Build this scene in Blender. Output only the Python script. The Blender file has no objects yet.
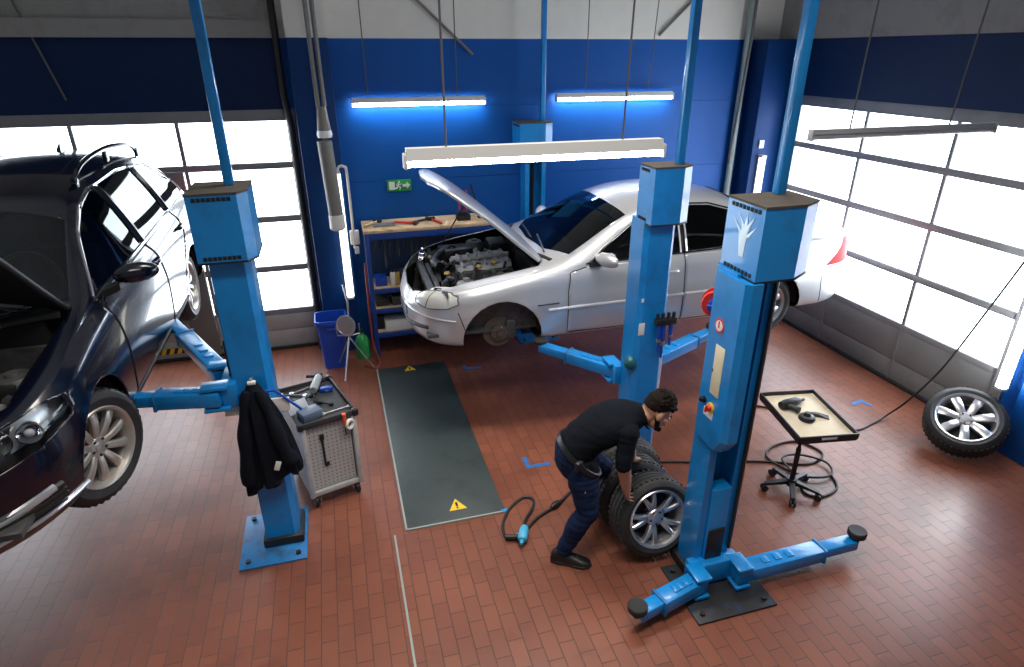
# Car workshop seen from a raised gallery. X runs along the back wall, Y into the hall, Z up, metres.
import bpy, bmesh, math, random
from math import pi, sin, cos, radians
from mathutils import Vector, Matrix, noise
from mathutils.bvhtree import BVHTree

random.seed(7)
SC = bpy.context.scene
COL = SC.collection
V = Vector

# ------------------------------------------------------------------ materials
def mat(name, col, rough=.5, metal=0.0, coat=0.0, var=.12, scale=6.0, bump=0.0, bscale=80.0, emit=0.0,
        dirt=None, dirt_amt=.0, dirt_scale=3.0, spec=.5, sheen=0.0):
    m = bpy.data.materials.new(name); m.use_nodes = True
    nt = m.node_tree; n = nt.nodes; l = nt.links
    b = n['Principled BSDF']
    b.inputs['Roughness'].default_value = rough
    b.inputs['Metallic'].default_value = metal
    b.inputs['Coat Weight'].default_value = coat
    b.inputs['Coat Roughness'].default_value = .04
    b.inputs['Specular IOR Level'].default_value = spec
    b.inputs['Sheen Weight'].default_value = sheen
    tc = n.new('ShaderNodeTexCoord')
    nz = n.new('ShaderNodeTexNoise'); nz.inputs['Scale'].default_value = scale; nz.inputs['Detail'].default_value = 5
    l.new(tc.outputs['Object'], nz.inputs['Vector'])
    mx = n.new('ShaderNodeMix'); mx.data_type = 'RGBA'
    c = list(col) + [1]
    mx.inputs[6].default_value = [max(0, x * (1 - var)) for x in c[:3]] + [1]
    mx.inputs[7].default_value = [min(1, x * (1 + var)) for x in c[:3]] + [1]
    l.new(nz.outputs['Fac'], mx.inputs[0])
    out = mx.outputs[2]
    if dirt is not None:
        n2 = n.new('ShaderNodeTexNoise'); n2.inputs['Scale'].default_value = dirt_scale; n2.inputs['Detail'].default_value = 8
        n2.inputs['Roughness'].default_value = .65
        l.new(tc.outputs['Object'], n2.inputs['Vector'])
        rp = n.new('ShaderNodeMapRange'); rp.inputs[1].default_value = .5; rp.inputs[2].default_value = .72
        rp.inputs[3].default_value = 0; rp.inputs[4].default_value = dirt_amt
        l.new(n2.outputs['Fac'], rp.inputs[0])
        m2 = n.new('ShaderNodeMix'); m2.data_type = 'RGBA'
        m2.inputs[7].default_value = list(dirt) + [1]
        l.new(out, m2.inputs[6]); l.new(rp.outputs[0], m2.inputs[0]); out = m2.outputs[2]
    l.new(out, b.inputs['Base Color'])
    if bump:
        n3 = n.new('ShaderNodeTexNoise'); n3.inputs['Scale'].default_value = bscale; n3.inputs['Detail'].default_value = 4
        l.new(tc.outputs['Object'], n3.inputs['Vector'])
        bp = n.new('ShaderNodeBump'); bp.inputs['Strength'].default_value = bump; bp.inputs['Distance'].default_value = .01
        l.new(n3.outputs['Fac'], bp.inputs['Height']); l.new(bp.outputs['Normal'], b.inputs['Normal'])
    if emit:
        b.inputs['Emission Color'].default_value = c
        b.inputs['Emission Strength'].default_value = emit
    return m

def glass_mat(name, tint, rough=.02):
    m = bpy.data.materials.new(name); m.use_nodes = True
    nt = m.node_tree; n = nt.nodes; l = nt.links
    n.remove(n['Principled BSDF'])
    tr = n.new('ShaderNodeBsdfTransparent'); tr.inputs[0].default_value = list(tint) + [1]
    gl = n.new('ShaderNodeBsdfGlossy'); gl.inputs['Roughness'].default_value = rough
    gl.inputs['Color'].default_value = (.9, .95, 1, 1)
    fr = n.new('ShaderNodeFresnel'); fr.inputs[0].default_value = 1.5
    mx = n.new('ShaderNodeMixShader')
    l.new(fr.outputs[0], mx.inputs[0]); l.new(tr.outputs[0], mx.inputs[1]); l.new(gl.outputs[0], mx.inputs[2])
    l.new(mx.outputs[0], n['Material Output'].inputs[0])
    return m

def floor_mat():
    m = bpy.data.materials.new('brick_floor'); m.use_nodes = True
    nt = m.node_tree; n = nt.nodes; l = nt.links; b = n['Principled BSDF']
    g = n.new('ShaderNodeNewGeometry')
    s = n.new('ShaderNodeSeparateXYZ'); l.new(g.outputs['Position'], s.inputs[0])
    c = n.new('ShaderNodeCombineXYZ'); l.new(s.outputs['Y'], c.inputs['X']); l.new(s.outputs['X'], c.inputs['Y'])
    br = n.new('ShaderNodeTexBrick'); l.new(c.outputs[0], br.inputs['Vector'])
    br.inputs['Scale'].default_value = 1.0; br.inputs['Brick Width'].default_value = .2; br.inputs['Row Height'].default_value = .1
    br.inputs['Mortar Size'].default_value = .0035; br.inputs['Mortar Smooth'].default_value = .3; br.inputs['Bias'].default_value = 0
    br.inputs['Color1'].default_value = FLOOR1; br.inputs['Color2'].default_value = FLOOR2
    br.inputs['Mortar'].default_value = (.085, .034, .024, 1)
    n1 = n.new('ShaderNodeTexNoise'); n1.inputs['Scale'].default_value = .9; n1.inputs['Detail'].default_value = 7
    l.new(g.outputs['Position'], n1.inputs['Vector'])
    r1 = n.new('ShaderNodeMapRange'); r1.inputs[1].default_value = .35; r1.inputs[2].default_value = .7
    r1.inputs[3].default_value = .78; r1.inputs[4].default_value = 1.14
    l.new(n1.outputs['Fac'], r1.inputs[0])
    mm = n.new('ShaderNodeMix'); mm.data_type = 'RGBA'; mm.blend_type = 'MULTIPLY'; mm.inputs[0].default_value = 1
    l.new(br.outputs['Color'], mm.inputs[6]); l.new(r1.outputs[0], mm.inputs[7])
    # oil stains with a shape of their own
    n2 = n.new('ShaderNodeTexNoise'); n2.inputs['Scale'].default_value = 2.3; n2.inputs['Detail'].default_value = 6
    mp = n.new('ShaderNodeMapping'); mp.inputs['Location'].default_value = (3.1, 1.7, 0); mp.inputs['Scale'].default_value = (1, 1.6, 1)
    l.new(g.outputs['Position'], mp.inputs[0]); l.new(mp.outputs[0], n2.inputs['Vector'])
    r2 = n.new('ShaderNodeMapRange'); r2.inputs[1].default_value = .60; r2.inputs[2].default_value = .72
    r2.inputs[3].default_value = 0; r2.inputs[4].default_value = .55
    l.new(n2.outputs['Fac'], r2.inputs[0])
    m2 = n.new('ShaderNodeMix'); m2.data_type = 'RGBA'; m2.inputs[7].default_value = (.105, .030, .016, 1)
    l.new(mm.outputs[2], m2.inputs[6]); l.new(r2.outputs[0], m2.inputs[0])
    l.new(m2.outputs[2], b.inputs['Base Color'])
    r3 = n.new('ShaderNodeMapRange'); r3.inputs[3].default_value = .26; r3.inputs[4].default_value = .46
    l.new(n1.outputs['Fac'], r3.inputs[0]); l.new(r3.outputs[0], b.inputs['Roughness'])
    iv = n.new('ShaderNodeMath'); iv.operation = 'SUBTRACT'; iv.inputs[0].default_value = 1; l.new(br.outputs['Fac'], iv.inputs[1])
    bp = n.new('ShaderNodeBump'); bp.inputs['Strength'].default_value = .5; bp.inputs['Distance'].default_value = .004
    l.new(iv.outputs[0], bp.inputs['Height']); l.new(bp.outputs['Normal'], b.inputs['Normal'])
    return m

FLOOR1 = (.225, .075, .042, 1); FLOOR2 = (.185, .060, .036, 1)
M = {}
def defmats():
    M['floor'] = floor_mat()
    M['pillar_blue'] = mat('dark_blue_pillar_paint', (.0018, .036, .155), .5, spec=.25, var=.08)
    M['wall_navy'] = mat('navy_fascia_paint', (.0015, .018, .075), .5, spec=.25, var=.08)
    M['wall_blue'] = mat('blue_wall_paint', (.002, .080, .34), .5, spec=.25, var=.08, bump=.1, bscale=40)
    M['wall_cream'] = mat('cream_wall_plaster', (.74, .71, .64), .8, var=.06, bump=.15, bscale=30)
    M['concrete'] = mat('grey_concrete', (.30, .29, .27), .85, var=.12, scale=3, bump=.25, bscale=25, dirt=(.12, .12, .115), dirt_amt=.5)
    M['ceiling'] = mat('white_ceiling', (.6, .6, .58), .9)
    M['door_metal'] = mat('grey_door_frame', (.24, .245, .25), .5, .3, dirt=(.08, .08, .08), dirt_amt=.4)
    M['door_panel'] = mat('grey_door_panel', (.17, .17, .165), .6, var=.1, scale=4, dirt=(.10, .10, .095), dirt_amt=.5)
    M['pane'] = mat('lit_window_pane', (.82, .91, 1.0), .3, emit=PANE, var=0.0)
    M['rubber'] = mat('black_rubber', (.012, .012, .013), .65, bump=.1, bscale=120)
    M['tyre'] = mat('tyre_rubber', (.016, .016, .017), .62, bump=.15, bscale=150, dirt=(.045, .042, .04), dirt_amt=.5, dirt_scale=9)
    M['lift'] = mat('blue_lift_paint', (.004, .225, .60), .32, var=.08, scale=4, coat=.35, dirt=(.01, .10, .26), dirt_amt=.5, dirt_scale=5)
    M['lift_worn'] = mat('worn_blue_paint', (.012, .16, .42), .45, var=.2, scale=9, dirt=(.03, .035, .04), dirt_amt=.85, dirt_scale=7)
    M['steel_dark'] = mat('dark_oily_steel', (.028, .028, .03), .5, .5, var=.3, dirt=(.01, .09, .2), dirt_amt=.35, dirt_scale=9)
    M['steel'] = mat('steel', (.45, .45, .46), .35, .9, var=.15)
    M['alu'] = mat('alloy_metal', (.62, .62, .64), .28, .85, var=.08)
    M['alu_warm'] = mat('matt_alloy_metal', (.50, .47, .43), .38, .7, var=.1)
    M['chrome'] = mat('chrome', (.8, .81, .83), .08, 1.0, var=.02)
    M['black'] = mat('black_plastic', (.012, .012, .013), .45, var=.2)
    M['black_gloss'] = mat('glossy_black_plastic', (.008, .008, .009), .15, var=.1)
    M['dust_top'] = mat('dusty_sheet_metal', (.06, .05, .04), .8, var=.35, scale=12, dirt=(.04, .035, .03), dirt_amt=.7, dirt_scale=14)
    M['slot'] = mat('dark_vent', (.006, .008, .01), .8)
    M['silver'] = mat('silver_car_paint', (.60, .61, .63), .30, .5, coat=.8, var=.02)
    M['navy'] = mat('dark_navy_car_paint', (.0015, .0028, .011), .2, 0.0, coat=.5, var=.05)
    M['trim'] = mat('dark_car_trim', (.010, .010, .011), .6, var=.2)
    M['cabin'] = mat('dark_cabin_fabric', (.014, .014, .015), .85, var=.3)
    M['glass'] = glass_mat('tinted_car_glass', (.20, .25, .25))
    M['clear'] = glass_mat('clear_lens', (.92, .94, .95), .05)
    M['lens_red'] = mat('red_lamp_lens', (.55, .012, .018), .4, spec=.15)
    M['lens_white'] = mat('white_lamp_lens', (.75, .76, .76), .12, coat=1)
    M['engine'] = mat('oily_engine_metal', (.10, .10, .10), .45, .4, var=.5, scale=14, dirt=(.012, .012, .012), dirt_amt=.8, dirt_scale=10)
    M['engine_light'] = mat('cast_aluminium', (.34, .34, .33), .45, .6, var=.35, scale=18, dirt=(.05, .05, .05), dirt_amt=.5, dirt_scale=12)
    M['brass'] = mat('yellow_brass', (.55, .38, .10), .4, .5)
    M['rust'] = mat('rusty_brake_metal', (.13, .105, .08), .6, .4, var=.3, scale=20)
    M['mat'] = mat('dark_green_grey_mat', (.036, .050, .052), .42, var=.14, scale=2.5, dirt=(.016, .018, .018), dirt_amt=.6, dirt_scale=4, bump=.08)
    M['yellow'] = mat('yellow_paint', (.75, .50, .03), .5)
    M['tape_blue'] = mat('blue_floor_tape', (.02, .13, .38), .5, dirt=(.02, .05, .12), dirt_amt=.5, dirt_scale=20)
    M['white'] = mat('white_plastic', (.75, .75, .74), .4, var=.03)
    M['paper'] = mat('white_paper', (.78, .77, .73), .7, var=.04)
    M['cream'] = mat('cream_label', (.70, .62, .42), .6, var=.06)
    M['red'] = mat('red_plastic', (.60, .03, .02), .35)
    M['orange'] = mat('orange_red_plastic', (.75, .10, .02), .4)
    M['green'] = mat('green_plastic', (.02, .30, .07), .4)
    M['teal'] = mat('dark_teal_plastic', (.008, .10, .13), .35)
    M['blue_plastic'] = mat('blue_plastic', (.006, .055, .38), .35, var=.1)
    M['rack_blue'] = mat('blue_rack_paint', (.006, .045, .24), .4, var=.15)
    M['wood'] = mat('worn_bench_wood', (.62, .45, .27), .7, var=.25, scale=9, dirt=(.10, .07, .04), dirt_amt=.7, dirt_scale=8)
    M['tool_blue'] = mat('light_blue_tool', (.06, .38, .60), .4)
    M['cart'] = mat('light_grey_cart_paint', (.46, .455, .44), .45, var=.06, dirt=(.2, .2, .19), dirt_amt=.5, dirt_scale=7)
    M['cart_dark'] = mat('dark_grey_tray', (.035, .037, .04), .55, var=.3, scale=15)
    M['tray'] = mat('pale_wood_tray', (.80, .70, .52), .6, var=.06, scale=10, dirt=(.35, .28, .19), dirt_amt=.4)
    M['hose'] = mat('black_air_hose', (.012, .012, .012), .5)
    M['cable'] = mat('grey_cable', (.10, .10, .10), .6)
    M['pipe'] = mat('grey_green_pipe', (.30, .36, .34), .4, .2)
    M['grey_tube'] = mat('dusty_grey_tube', (.20, .195, .18), .55, .2, var=.2)
    M['lamp_body'] = mat('white_lamp_housing', (.60, .60, .585), .45, var=.03)
    M['tube_on'] = mat('lit_fluorescent_tube', (.93, .97, 1.0), .3, emit=TUBE, var=0)
    M['tube_soft'] = mat('lit_batten_diffuser', (1.0, .97, .86), .3, emit=SOFT, var=0)
    M['skin'] = mat('skin', (.52, .27, .17), .5, var=.08, scale=15)
    M['hair'] = mat('black_hair', (.009, .005, .003), .7, var=.4, scale=60, bump=.8, bscale=140, spec=.15)
    M['shirt'] = mat('black_navy_shirt', (.003, .0045, .008), .9, spec=.15, var=.25, scale=20, bump=.25, bscale=35)
    M['jeans'] = mat('dark_blue_denim', (.005, .015, .050), .85, spec=.2, var=.35, scale=14, bump=.3, bscale=50)
    M['jacket'] = mat('navy_work_cloth', (.004, .006, .012), .85, spec=.2, var=.3, scale=12, bump=.3, bscale=30)
    M['leather'] = mat('black_shoe_leather', (.009, .009, .010), .4, var=.2)
    M['sole'] = mat('dark_shoe_sole', (.03, .03, .03), .8)
    M['reflection_strokes'] = mat('pale_blue_reflection', (.62, .80, .92), .3)  # pale window reflection put into colour, for the drive box
    M['lamp_refl'] = mat('bright_lamp_reflector', (.72, .73, .74), .3, .5)
    M['lens_cream'] = mat('milky_headlamp_lens', (.56, .57, .53), .15, coat=.6)
    M['door_panel_pale'] = mat('pale_grey_door_panel', (.34, .33, .31), .65, var=.1, scale=4, dirt=(.2, .2, .19), dirt_amt=.5)
    M['gasket'] = mat('dark_panel_gap', (.012, .012, .012), .9)

# ------------------------------------------------------------------ geometry helper
class G:
    def __init__(s): s.bm = bmesh.new(); s.mi = 0
    def _fin(s, verts, mtx, fs=None):
        if mtx is not None: bmesh.ops.transform(s.bm, matrix=mtx, verts=verts)
        fset = set()
        for v in verts:
            for f in v.link_faces: fset.add(f)
        for f in fset: f.material_index = s.mi
        return verts
    def box(s, c, d, bev=0.0, rot=None, mtx=None, seg=2):
        r = bmesh.ops.create_cube(s.bm, size=1); vs = r['verts']
        bmesh.ops.scale(s.bm, vec=d, verts=vs)
        if bev:
            es = list({e for v in vs for e in v.link_edges})
            rr = bmesh.ops.bevel(s.bm, geom=es, offset=min(bev, min(d) * .49), segments=seg, affect='EDGES', profile=.5)
            vs = list({v for f in rr['faces'] for v in f.verts} | {v for v in vs if v.is_valid})
        m = Matrix.Translation(c)
        if rot is not None: m = m @ (rot.to_4x4() if not isinstance(rot, (int, float)) else Matrix.Rotation(rot, 4, 'Z'))
        if mtx is not None: m = mtx @ m
        return s._fin(vs, m)
    def loft(s, rings, closed=True, caps=True, mtx=None):
        bm = s.bm; R = [[bm.verts.new(p) for p in r] for r in rings]; n = len(R[0])
        for a, b in zip(R, R[1:]):
            for i in range(n if closed else n - 1):
                j = (i + 1) % n
                try: bm.faces.new((a[i], a[j], b[j], b[i]))
                except ValueError: pass
        if caps and closed:
            for r in (R[0][::-1], R[-1]):
                try: bm.faces.new(r)
                except ValueError: pass
        vs = [v for r in R for v in r]
        return s._fin(vs, mtx)
    def tube(s, pts, r, n=8, caps=True, closed=False, mtx=None):
        pts = [V(p) for p in pts]; m = len(pts)
        rad = r if isinstance(r, (list, tuple)) else [r] * m
        rings = []; up = None
        for i, p in enumerate(pts):
            if closed: t = pts[(i + 1) % m] - pts[i - 1]
            else: t = pts[min(i + 1, m - 1)] - pts[max(i - 1, 0)]
            t = t.normalized() if t.length > 1e-9 else V((0, 0, 1))
            if up is None:
                up = V((0, 0, 1)) if abs(t.z) < .9 else V((1, 0, 0))
            u = (up - t * up.dot(t)).normalized(); w = t.cross(u); up = u
            rings.append([p + (u * cos(2 * pi * k / n) + w * sin(2 * pi * k / n)) * rad[i] for k in range(n)])
        if closed: rings.append(rings[0]); 
        vs = s.loft(rings, True, caps and not closed, mtx)
        if closed: bmesh.ops.remove_doubles(s.bm, verts=[v for v in vs if v.is_valid], dist=1e-6)
        return vs
    def cyl(s, a, b, r, r2=None, n=16, mtx=None):
        return s.tube([a, b], [r, r if r2 is None else r2], n, True, False, mtx)
    def lathe(s, prof, n=32, mtx=None, closed=False):
        # profile of (r, z), axis z
        bm = s.bm; R = []
        for r, z in prof:
            if r < 1e-6: R.append([bm.verts.new((0, 0, z))])
            else: R.append([bm.verts.new((r * cos(2 * pi * k / n), r * sin(2 * pi * k / n), z)) for k in range(n)])
        L = list(zip(R, R[1:])) + ([(R[-1], R[0])] if closed else [])
        for a, b in L:
            for k in range(n):
                j = (k + 1) % n
                if len(a) == 1 and len(b) == 1: continue
                if len(a) == 1: f = (a[0], b[j], b[k])
                elif len(b) == 1: f = (a[k], a[j], b[0])
                else: f = (a[k], a[j], b[j], b[k])
                try: bm.faces.new(f)
                except ValueError: pass
        return s._fin([v for r in R for v in r], mtx)
    def prism(s, poly, h0, h1, mtx=None, bev=0):
        # poly in xy extruded in z
        a = [(x, y, h0) for x, y in poly]; b = [(x, y, h1) for x, y in poly]
        return s.loft([a, b], True, True, mtx)
    def ell(s, c, r, n=16, mtx=None, rot=None):
        q = bmesh.ops.create_uvsphere(s.bm, u_segments=n, v_segments=max(6, n // 2 + 2), radius=1)
        m = Matrix.Translation(c)
        if rot is not None: m = m @ rot.to_4x4()
        m = m @ Matrix.Diagonal((r[0], r[1], r[2], 1))
        if mtx is not None: m = mtx @ m
        return s._fin(q['verts'], m)
    def obj(s, name, mats, parent=None, ang=35, loc=None, flat=False):
        bm = s.bm
        bmesh.ops.recalc_face_normals(bm, faces=bm.faces)
        me = bpy.data.meshes.new(name); bm.to_mesh(me); bm.free()
        return link(name, me, mats, parent, ang, loc, flat)

def link(name, me, mats, parent=None, ang=35, loc=None, flat=False):
    if not isinstance(mats, (list, tuple)): mats = [mats]
    for m in mats: me.materials.append(M[m] if isinstance(m, str) else m)
    if not flat:
        for p in me.polygons: p.use_smooth = True
        if ang < 180: me.set_sharp_from_angle(angle=radians(ang))
    o = bpy.data.objects.new(name, me); COL.objects.link(o)
    if parent is not None: o.parent = parent
    if loc is not None: o.location = loc
    return o

def tag(o, label=None, cat=None, group=None, kind=None):
    if label: o['label'] = label
    if cat: o['category'] = cat
    if group: o['group'] = group
    if kind: o['kind'] = kind
    return o
def thing(name, label, cat, loc=(0, 0, 0), rz=0.0, group=None, parent=None):
    o = bpy.data.objects.new(name, None); COL.objects.link(o); o.empty_display_size = .1
    o.location = loc; o.rotation_euler = (0, 0, rz)
    if parent is not None: o.parent = parent
    return tag(o, label, cat, group)
def node(name, parent, loc=(0, 0, 0), rot=(0, 0, 0)):
    o = bpy.data.objects.new(name, None); COL.objects.link(o); o.parent = parent; o.empty_display_size = .1
    o.location = loc; o.rotation_euler = rot
    return o
def copy_tree(o, parent=None):
    c = o.copy(); COL.objects.link(c)
    if parent is not None: c.parent = parent
    for ch in list(o.children): copy_tree(ch, c)
    return c
def T(*a): return Matrix.Translation(a)
def RX(a): return Matrix.Rotation(a, 4, 'X')
def RY(a): return Matrix.Rotation(a, 4, 'Y')
def RZ(a): return Matrix.Rotation(a, 4, 'Z')
def crom(pts, k=6, closed=False):
    P = [V(p) for p in pts]; out = []; n = len(P)
    rng = range(n) if closed else range(n - 1)
    for i in rng:
        if closed: a, b, c, d = P[i - 1], P[i], P[(i + 1) % n], P[(i + 2) % n]
        else: a, b, c, d = P[max(i - 1, 0)], P[i], P[i + 1], P[min(i + 2, n - 1)]
        for j in range(k):
            t = j / k
            out.append(.5 * ((2 * b) + (c - a) * t + (2 * a - 5 * b + 4 * c - d) * t * t + (3 * b - a - 3 * c + d) * t ** 3))
    if not closed: out.append(P[-1])
    return out
def pchip(tab):
    X = [t[0] for t in tab]; Y = [t[1] for t in tab]; n = len(X)
    if n == 1: return lambda x: Y[0]
    h = [X[i + 1] - X[i] for i in range(n - 1)]; d = [(Y[i + 1] - Y[i]) / h[i] for i in range(n - 1)]
    m = [d[0]] + [0 if d[i - 1] * d[i] <= 0 else 2 * d[i - 1] * d[i] / (d[i - 1] + d[i]) for i in range(1, n - 1)] + [d[-1]]
    def f(x):
        if x <= X[0]: return Y[0]
        if x >= X[-1]: return Y[-1]
        i = max(k for k in range(n - 1) if X[k] <= x)
        t = (x - X[i]) / h[i]
        return (Y[i] * (1 + 2 * t) * (1 - t) ** 2 + h[i] * m[i] * t * (1 - t) ** 2 + Y[i + 1] * t * t * (3 - 2 * t) + h[i] * m[i + 1] * t * t * (t - 1))
    return f
def inpoly(x, y, P):
    r = False; n = len(P)
    for i in range(n):
        x1, y1 = P[i]; x2, y2 = P[i - 1]
        if (y1 > y) != (y2 > y) and x < (x2 - x1) * (y - y1) / (y2 - y1) + x1: r = not r
    return r
# ------------------------------------------------------------------ setting
PANE, TUBE, SOFT = 5.5, 26.0, 2.2
defmats()
def struct(o): o['kind'] = 'structure'; return o
def qbox(name, mt, *boxes, parent=None, bev=0.0):
    g = G()
    for x0, x1, y0, y1, z0, z1 in boxes:
        g.box(((x0 + x1) / 2, (y0 + y1) / 2, (z0 + z1) / 2), (x1 - x0, y1 - y0, z1 - z0), bev)
    return g.obj(name, mt, parent, flat=not bev)

YB, XR, ZS, ZC = 7.35, 5.60, 3.45, 5.6
struct(qbox('floor', 'floor', (-7.5, 5.8, -2.0, 7.6, -.12, 0)))
struct(qbox('ceiling', 'ceiling', (-7.5, 5.8, -1.0, 7.6, ZC, ZC + .12)))
# back wall: blue field (two panel courses) right of the roller door, blue band over the door
wb = struct(qbox('wall_back', 'wall_blue', (-.37, 5.8, YB, YB + .2, 0, 1.965), (-.37, 5.8, YB, YB + .2, 1.971, 2.755),
                 (-.37, 5.8, YB, YB + .2, 2.761, ZS), (-.37, 5.8, YB + .01, YB + .2, 1.96, 2.77)))
struct(qbox('wall_back_fascia', 'wall_navy', (-7.5, -.37, YB, YB + .2, 2.77, ZS)))
struct(qbox('wall_right_fascia', 'wall_navy', (XR, XR + .2, 3.56, 6.86, 2.83, ZS)))
struct(qbox('wall_back_upper', 'wall_cream', (-.37, 5.8, YB, YB + .2, ZS, ZC)))
struct(qbox('wall_back_beam', 'concrete', (-7.5, -.37, YB - .06, YB + .2, ZS, ZS + .16), (-7.5, -.37, YB, YB + .2, ZS + .16, ZC)))
struct(qbox('wall_right', 'wall_blue', (XR, XR + .2, 6.86, YB, 0, ZS), (XR, XR + .2, .6, 3.56, 0, ZS)))
struct(qbox('wall_right_upper', 'concrete', (XR - .03, XR + .2, .6, YB, ZS, ZC)))
# blue pilasters
struct(qbox('pillar_left', 'pillar_blue', (-.30, .10, 7.08, YB, 0, ZS), bev=.01))
struct(qbox('pillar_left_upper', 'wall_cream', (-.30, .10, 7.08, YB, ZS, ZC)))
struct(qbox('pillar_corner', 'pillar_blue', (5.18, XR, 7.02, YB, 0, ZS), bev=.01))
struct(qbox('pillar_right', 'wall_blue', (5.50, XR, 2.3, 3.30, 0, ZS), bev=.01))

def sectional_door(name, axis, c, u0, u1, top, zs, mull, uframe, low_mat, hazard=None):
    # axis 'x': door lies in a Y=c plane running along X; axis 'y': in an X=c plane running along Y
    root = bpy.data.objects.new(name, None); COL.objects.link(root); root['kind'] = 'structure'
    def bx(g, a0, a1, d0, d1, z0, z1, bev=0.004):
        if axis == 'x': g.box(((a0 + a1) / 2, c + (d0 + d1) / 2, (z0 + z1) / 2), (a1 - a0, abs(d1 - d0), z1 - z0), bev)
        else: g.box((c + (d0 + d1) / 2, (a0 + a1) / 2, (z0 + z1) / 2), (abs(d1 - d0), a1 - a0, z1 - z0), bev)
    g = G()
    bx(g, u0, u1, .0, .08, top - .055, top + .06)                      # header
    for e in uframe: bx(g, e - .05, e + .05, -.02, .08, 0, top + .06)  # side guides
    g.obj('door_frame', 'door_metal', root)
    g = G()
    for z in zs: bx(g, u0, u1, .03, .09, z - .035, z + .035)
    for m in mull: bx(g, m - .02, m + .02, .035, .085, zs[0], top)
    g.obj('glazing_bars', 'door_metal', root)
    rows = list(zip(zs, zs[1:] + [top])); cols = [u0] + sorted(mull) + [u1]
    for z0, z1 in rows:
        for a0, a1 in zip(cols, cols[1:]):
            g = G(); bx(g, a0, a1, .055, .065, z0, z1, 0); g.obj('pane', 'pane', root, flat=True)
    g = G()
    bx(g, u0, u1, .03, .09, .03, .245, .008); bx(g, u0, u1, .03, .09, .25, zs[0] - .03, .008)
    for m in mull: bx(g, m - .015, m + .015, .022, .09, .03, zs[0])
    g.obj('lower_panel', low_mat, root)
    g = G(); bx(g, u0, u1, .0, .10, 0, .035); g.obj('rubber_seal', 'rubber', root)
    if hazard:
        a0, a1, z0, z1 = hazard; g = G(); g2 = G(); n = int((a1 - a0) / .085)
        bx(g2, a0, a1, .024, .03, z0, z1, 0); g2.obj('hazard_strip_backing', 'black', root, flat=True)
        for i in range(n):
            a = a0 + i * .085
            q = [(a, z0), (a + .045, z0), (a + .075, z1), (a + .03, z1)]
            g.loft([[(x, c + .019, z) for x, z in q], [(x, c + .0235, z) for x, z in q]])
        g.obj('hazard_stripes', 'yellow', root, flat=True)
    return root
sectional_door('door_1', 'x', YB, -7.4, -.37, 2.71, [.48, 1.02, 1.60, 2.19], [-6.4, -5.42, -4.43, -3.44, -2.47, -1.50], [-.37], 'door_panel_pale', (-2.35, -1.35, .09, .16))
sectional_door('door_2', 'y', XR, 3.56, 6.86, 2.77, [.63, 1.18, 1.72, 2.26], [4.67, 5.76], [3.54, 6.86], 'door_panel')
struct(qbox('trim_2', 'door_panel', (-1.80, -1.53, YB - .005, YB + .05, .03, 2.17), bev=.004))
g = G(); g.box((-.345, 7.335, 1.36), (.035, .012, .09), .004); tag(g.obj('door_sensor', 'green', None), 'small green sticker on the grey door frame beside the pillar', 'sticker')
# drain pipes and conduits
def pipe(name, mt, pts, r, label, cat='pipe', n=10, group=None, parent=None):
    g = G(); g.tube(pts, r, n); return tag(g.obj(name, mt, parent), label, cat, group)
pipe('drain_pipe', 'black', [(-.40, 7.25, 5.6), (-.40, 7.25, 2.9), (-.37, 7.25, 2.6), (-.37, 7.25, .0)], .035, 'thin black downpipe running down left edge of the blue pillar')
pipe('conduit_pipe', 'pipe', [(5.06, 7.27, 5.6), (5.06, 7.27, 0.0)], .04, 'grey green pipe rising the back wall beside the corner pillar')
pipe('cable_drop', 'cable', [(4.98, 7.05, 5.6), (4.97, 7.07, 3.4), (4.93, 7.12, 2.0)], .018, 'slim grey cable hanging down the blue wall near the far corner', 'cable')
pipe('brace_rod', 'grey_tube', [(.97 - .66, 7.31, 4.47), (1.63, 7.31, 3.29)], .015, 'slanting grey rod fixed on the cream wall above the wall lamps', 'rod')
pipe('brace_rod', 'grey_tube', [(4.71, 7.33, 4.25), (3.89, 7.33, 3.49)], .014, 'slanting thin rod above the right hand wall lamp', 'rod')
pipe('cable_drop', 'cable', [(-3.05, 7.28, 5.6), (-2.62, 7.30, 3.81), (-2.40, 7.31, 2.90)], .010, 'thin slanting cable on the navy band over the left door', 'cable')
# floor joint and metal cover
struct(qbox('trim_1', 'pipe', (.125, .139, -1.9, 3.72, 0, .0035)))
# ------------------------------------------------------------------ camera
cam = bpy.data.cameras.new('camera'); co = bpy.data.objects.new('camera', cam); COL.objects.link(co)
p, yw, r = radians(24.333), radians(15.793), radians(-.1625)
f = V((sin(yw) * cos(p), cos(yw) * cos(p), -sin(p))); rt = V((cos(yw), -sin(yw), 0)); up = rt.cross(f)
R_ = rt * cos(r) + up * sin(r); U_ = up * cos(r) - rt * sin(r)
mw = Matrix((R_, U_, -f)).transposed().to_4x4(); mw.translation = V((0, 0, 3.3)); co.matrix_world = mw
cam.sensor_width = 36; cam.sensor_fit = 'HORIZONTAL'; cam.lens = 619.05 / 1024 * 36; cam.clip_start = .05
SC.camera = co
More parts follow.
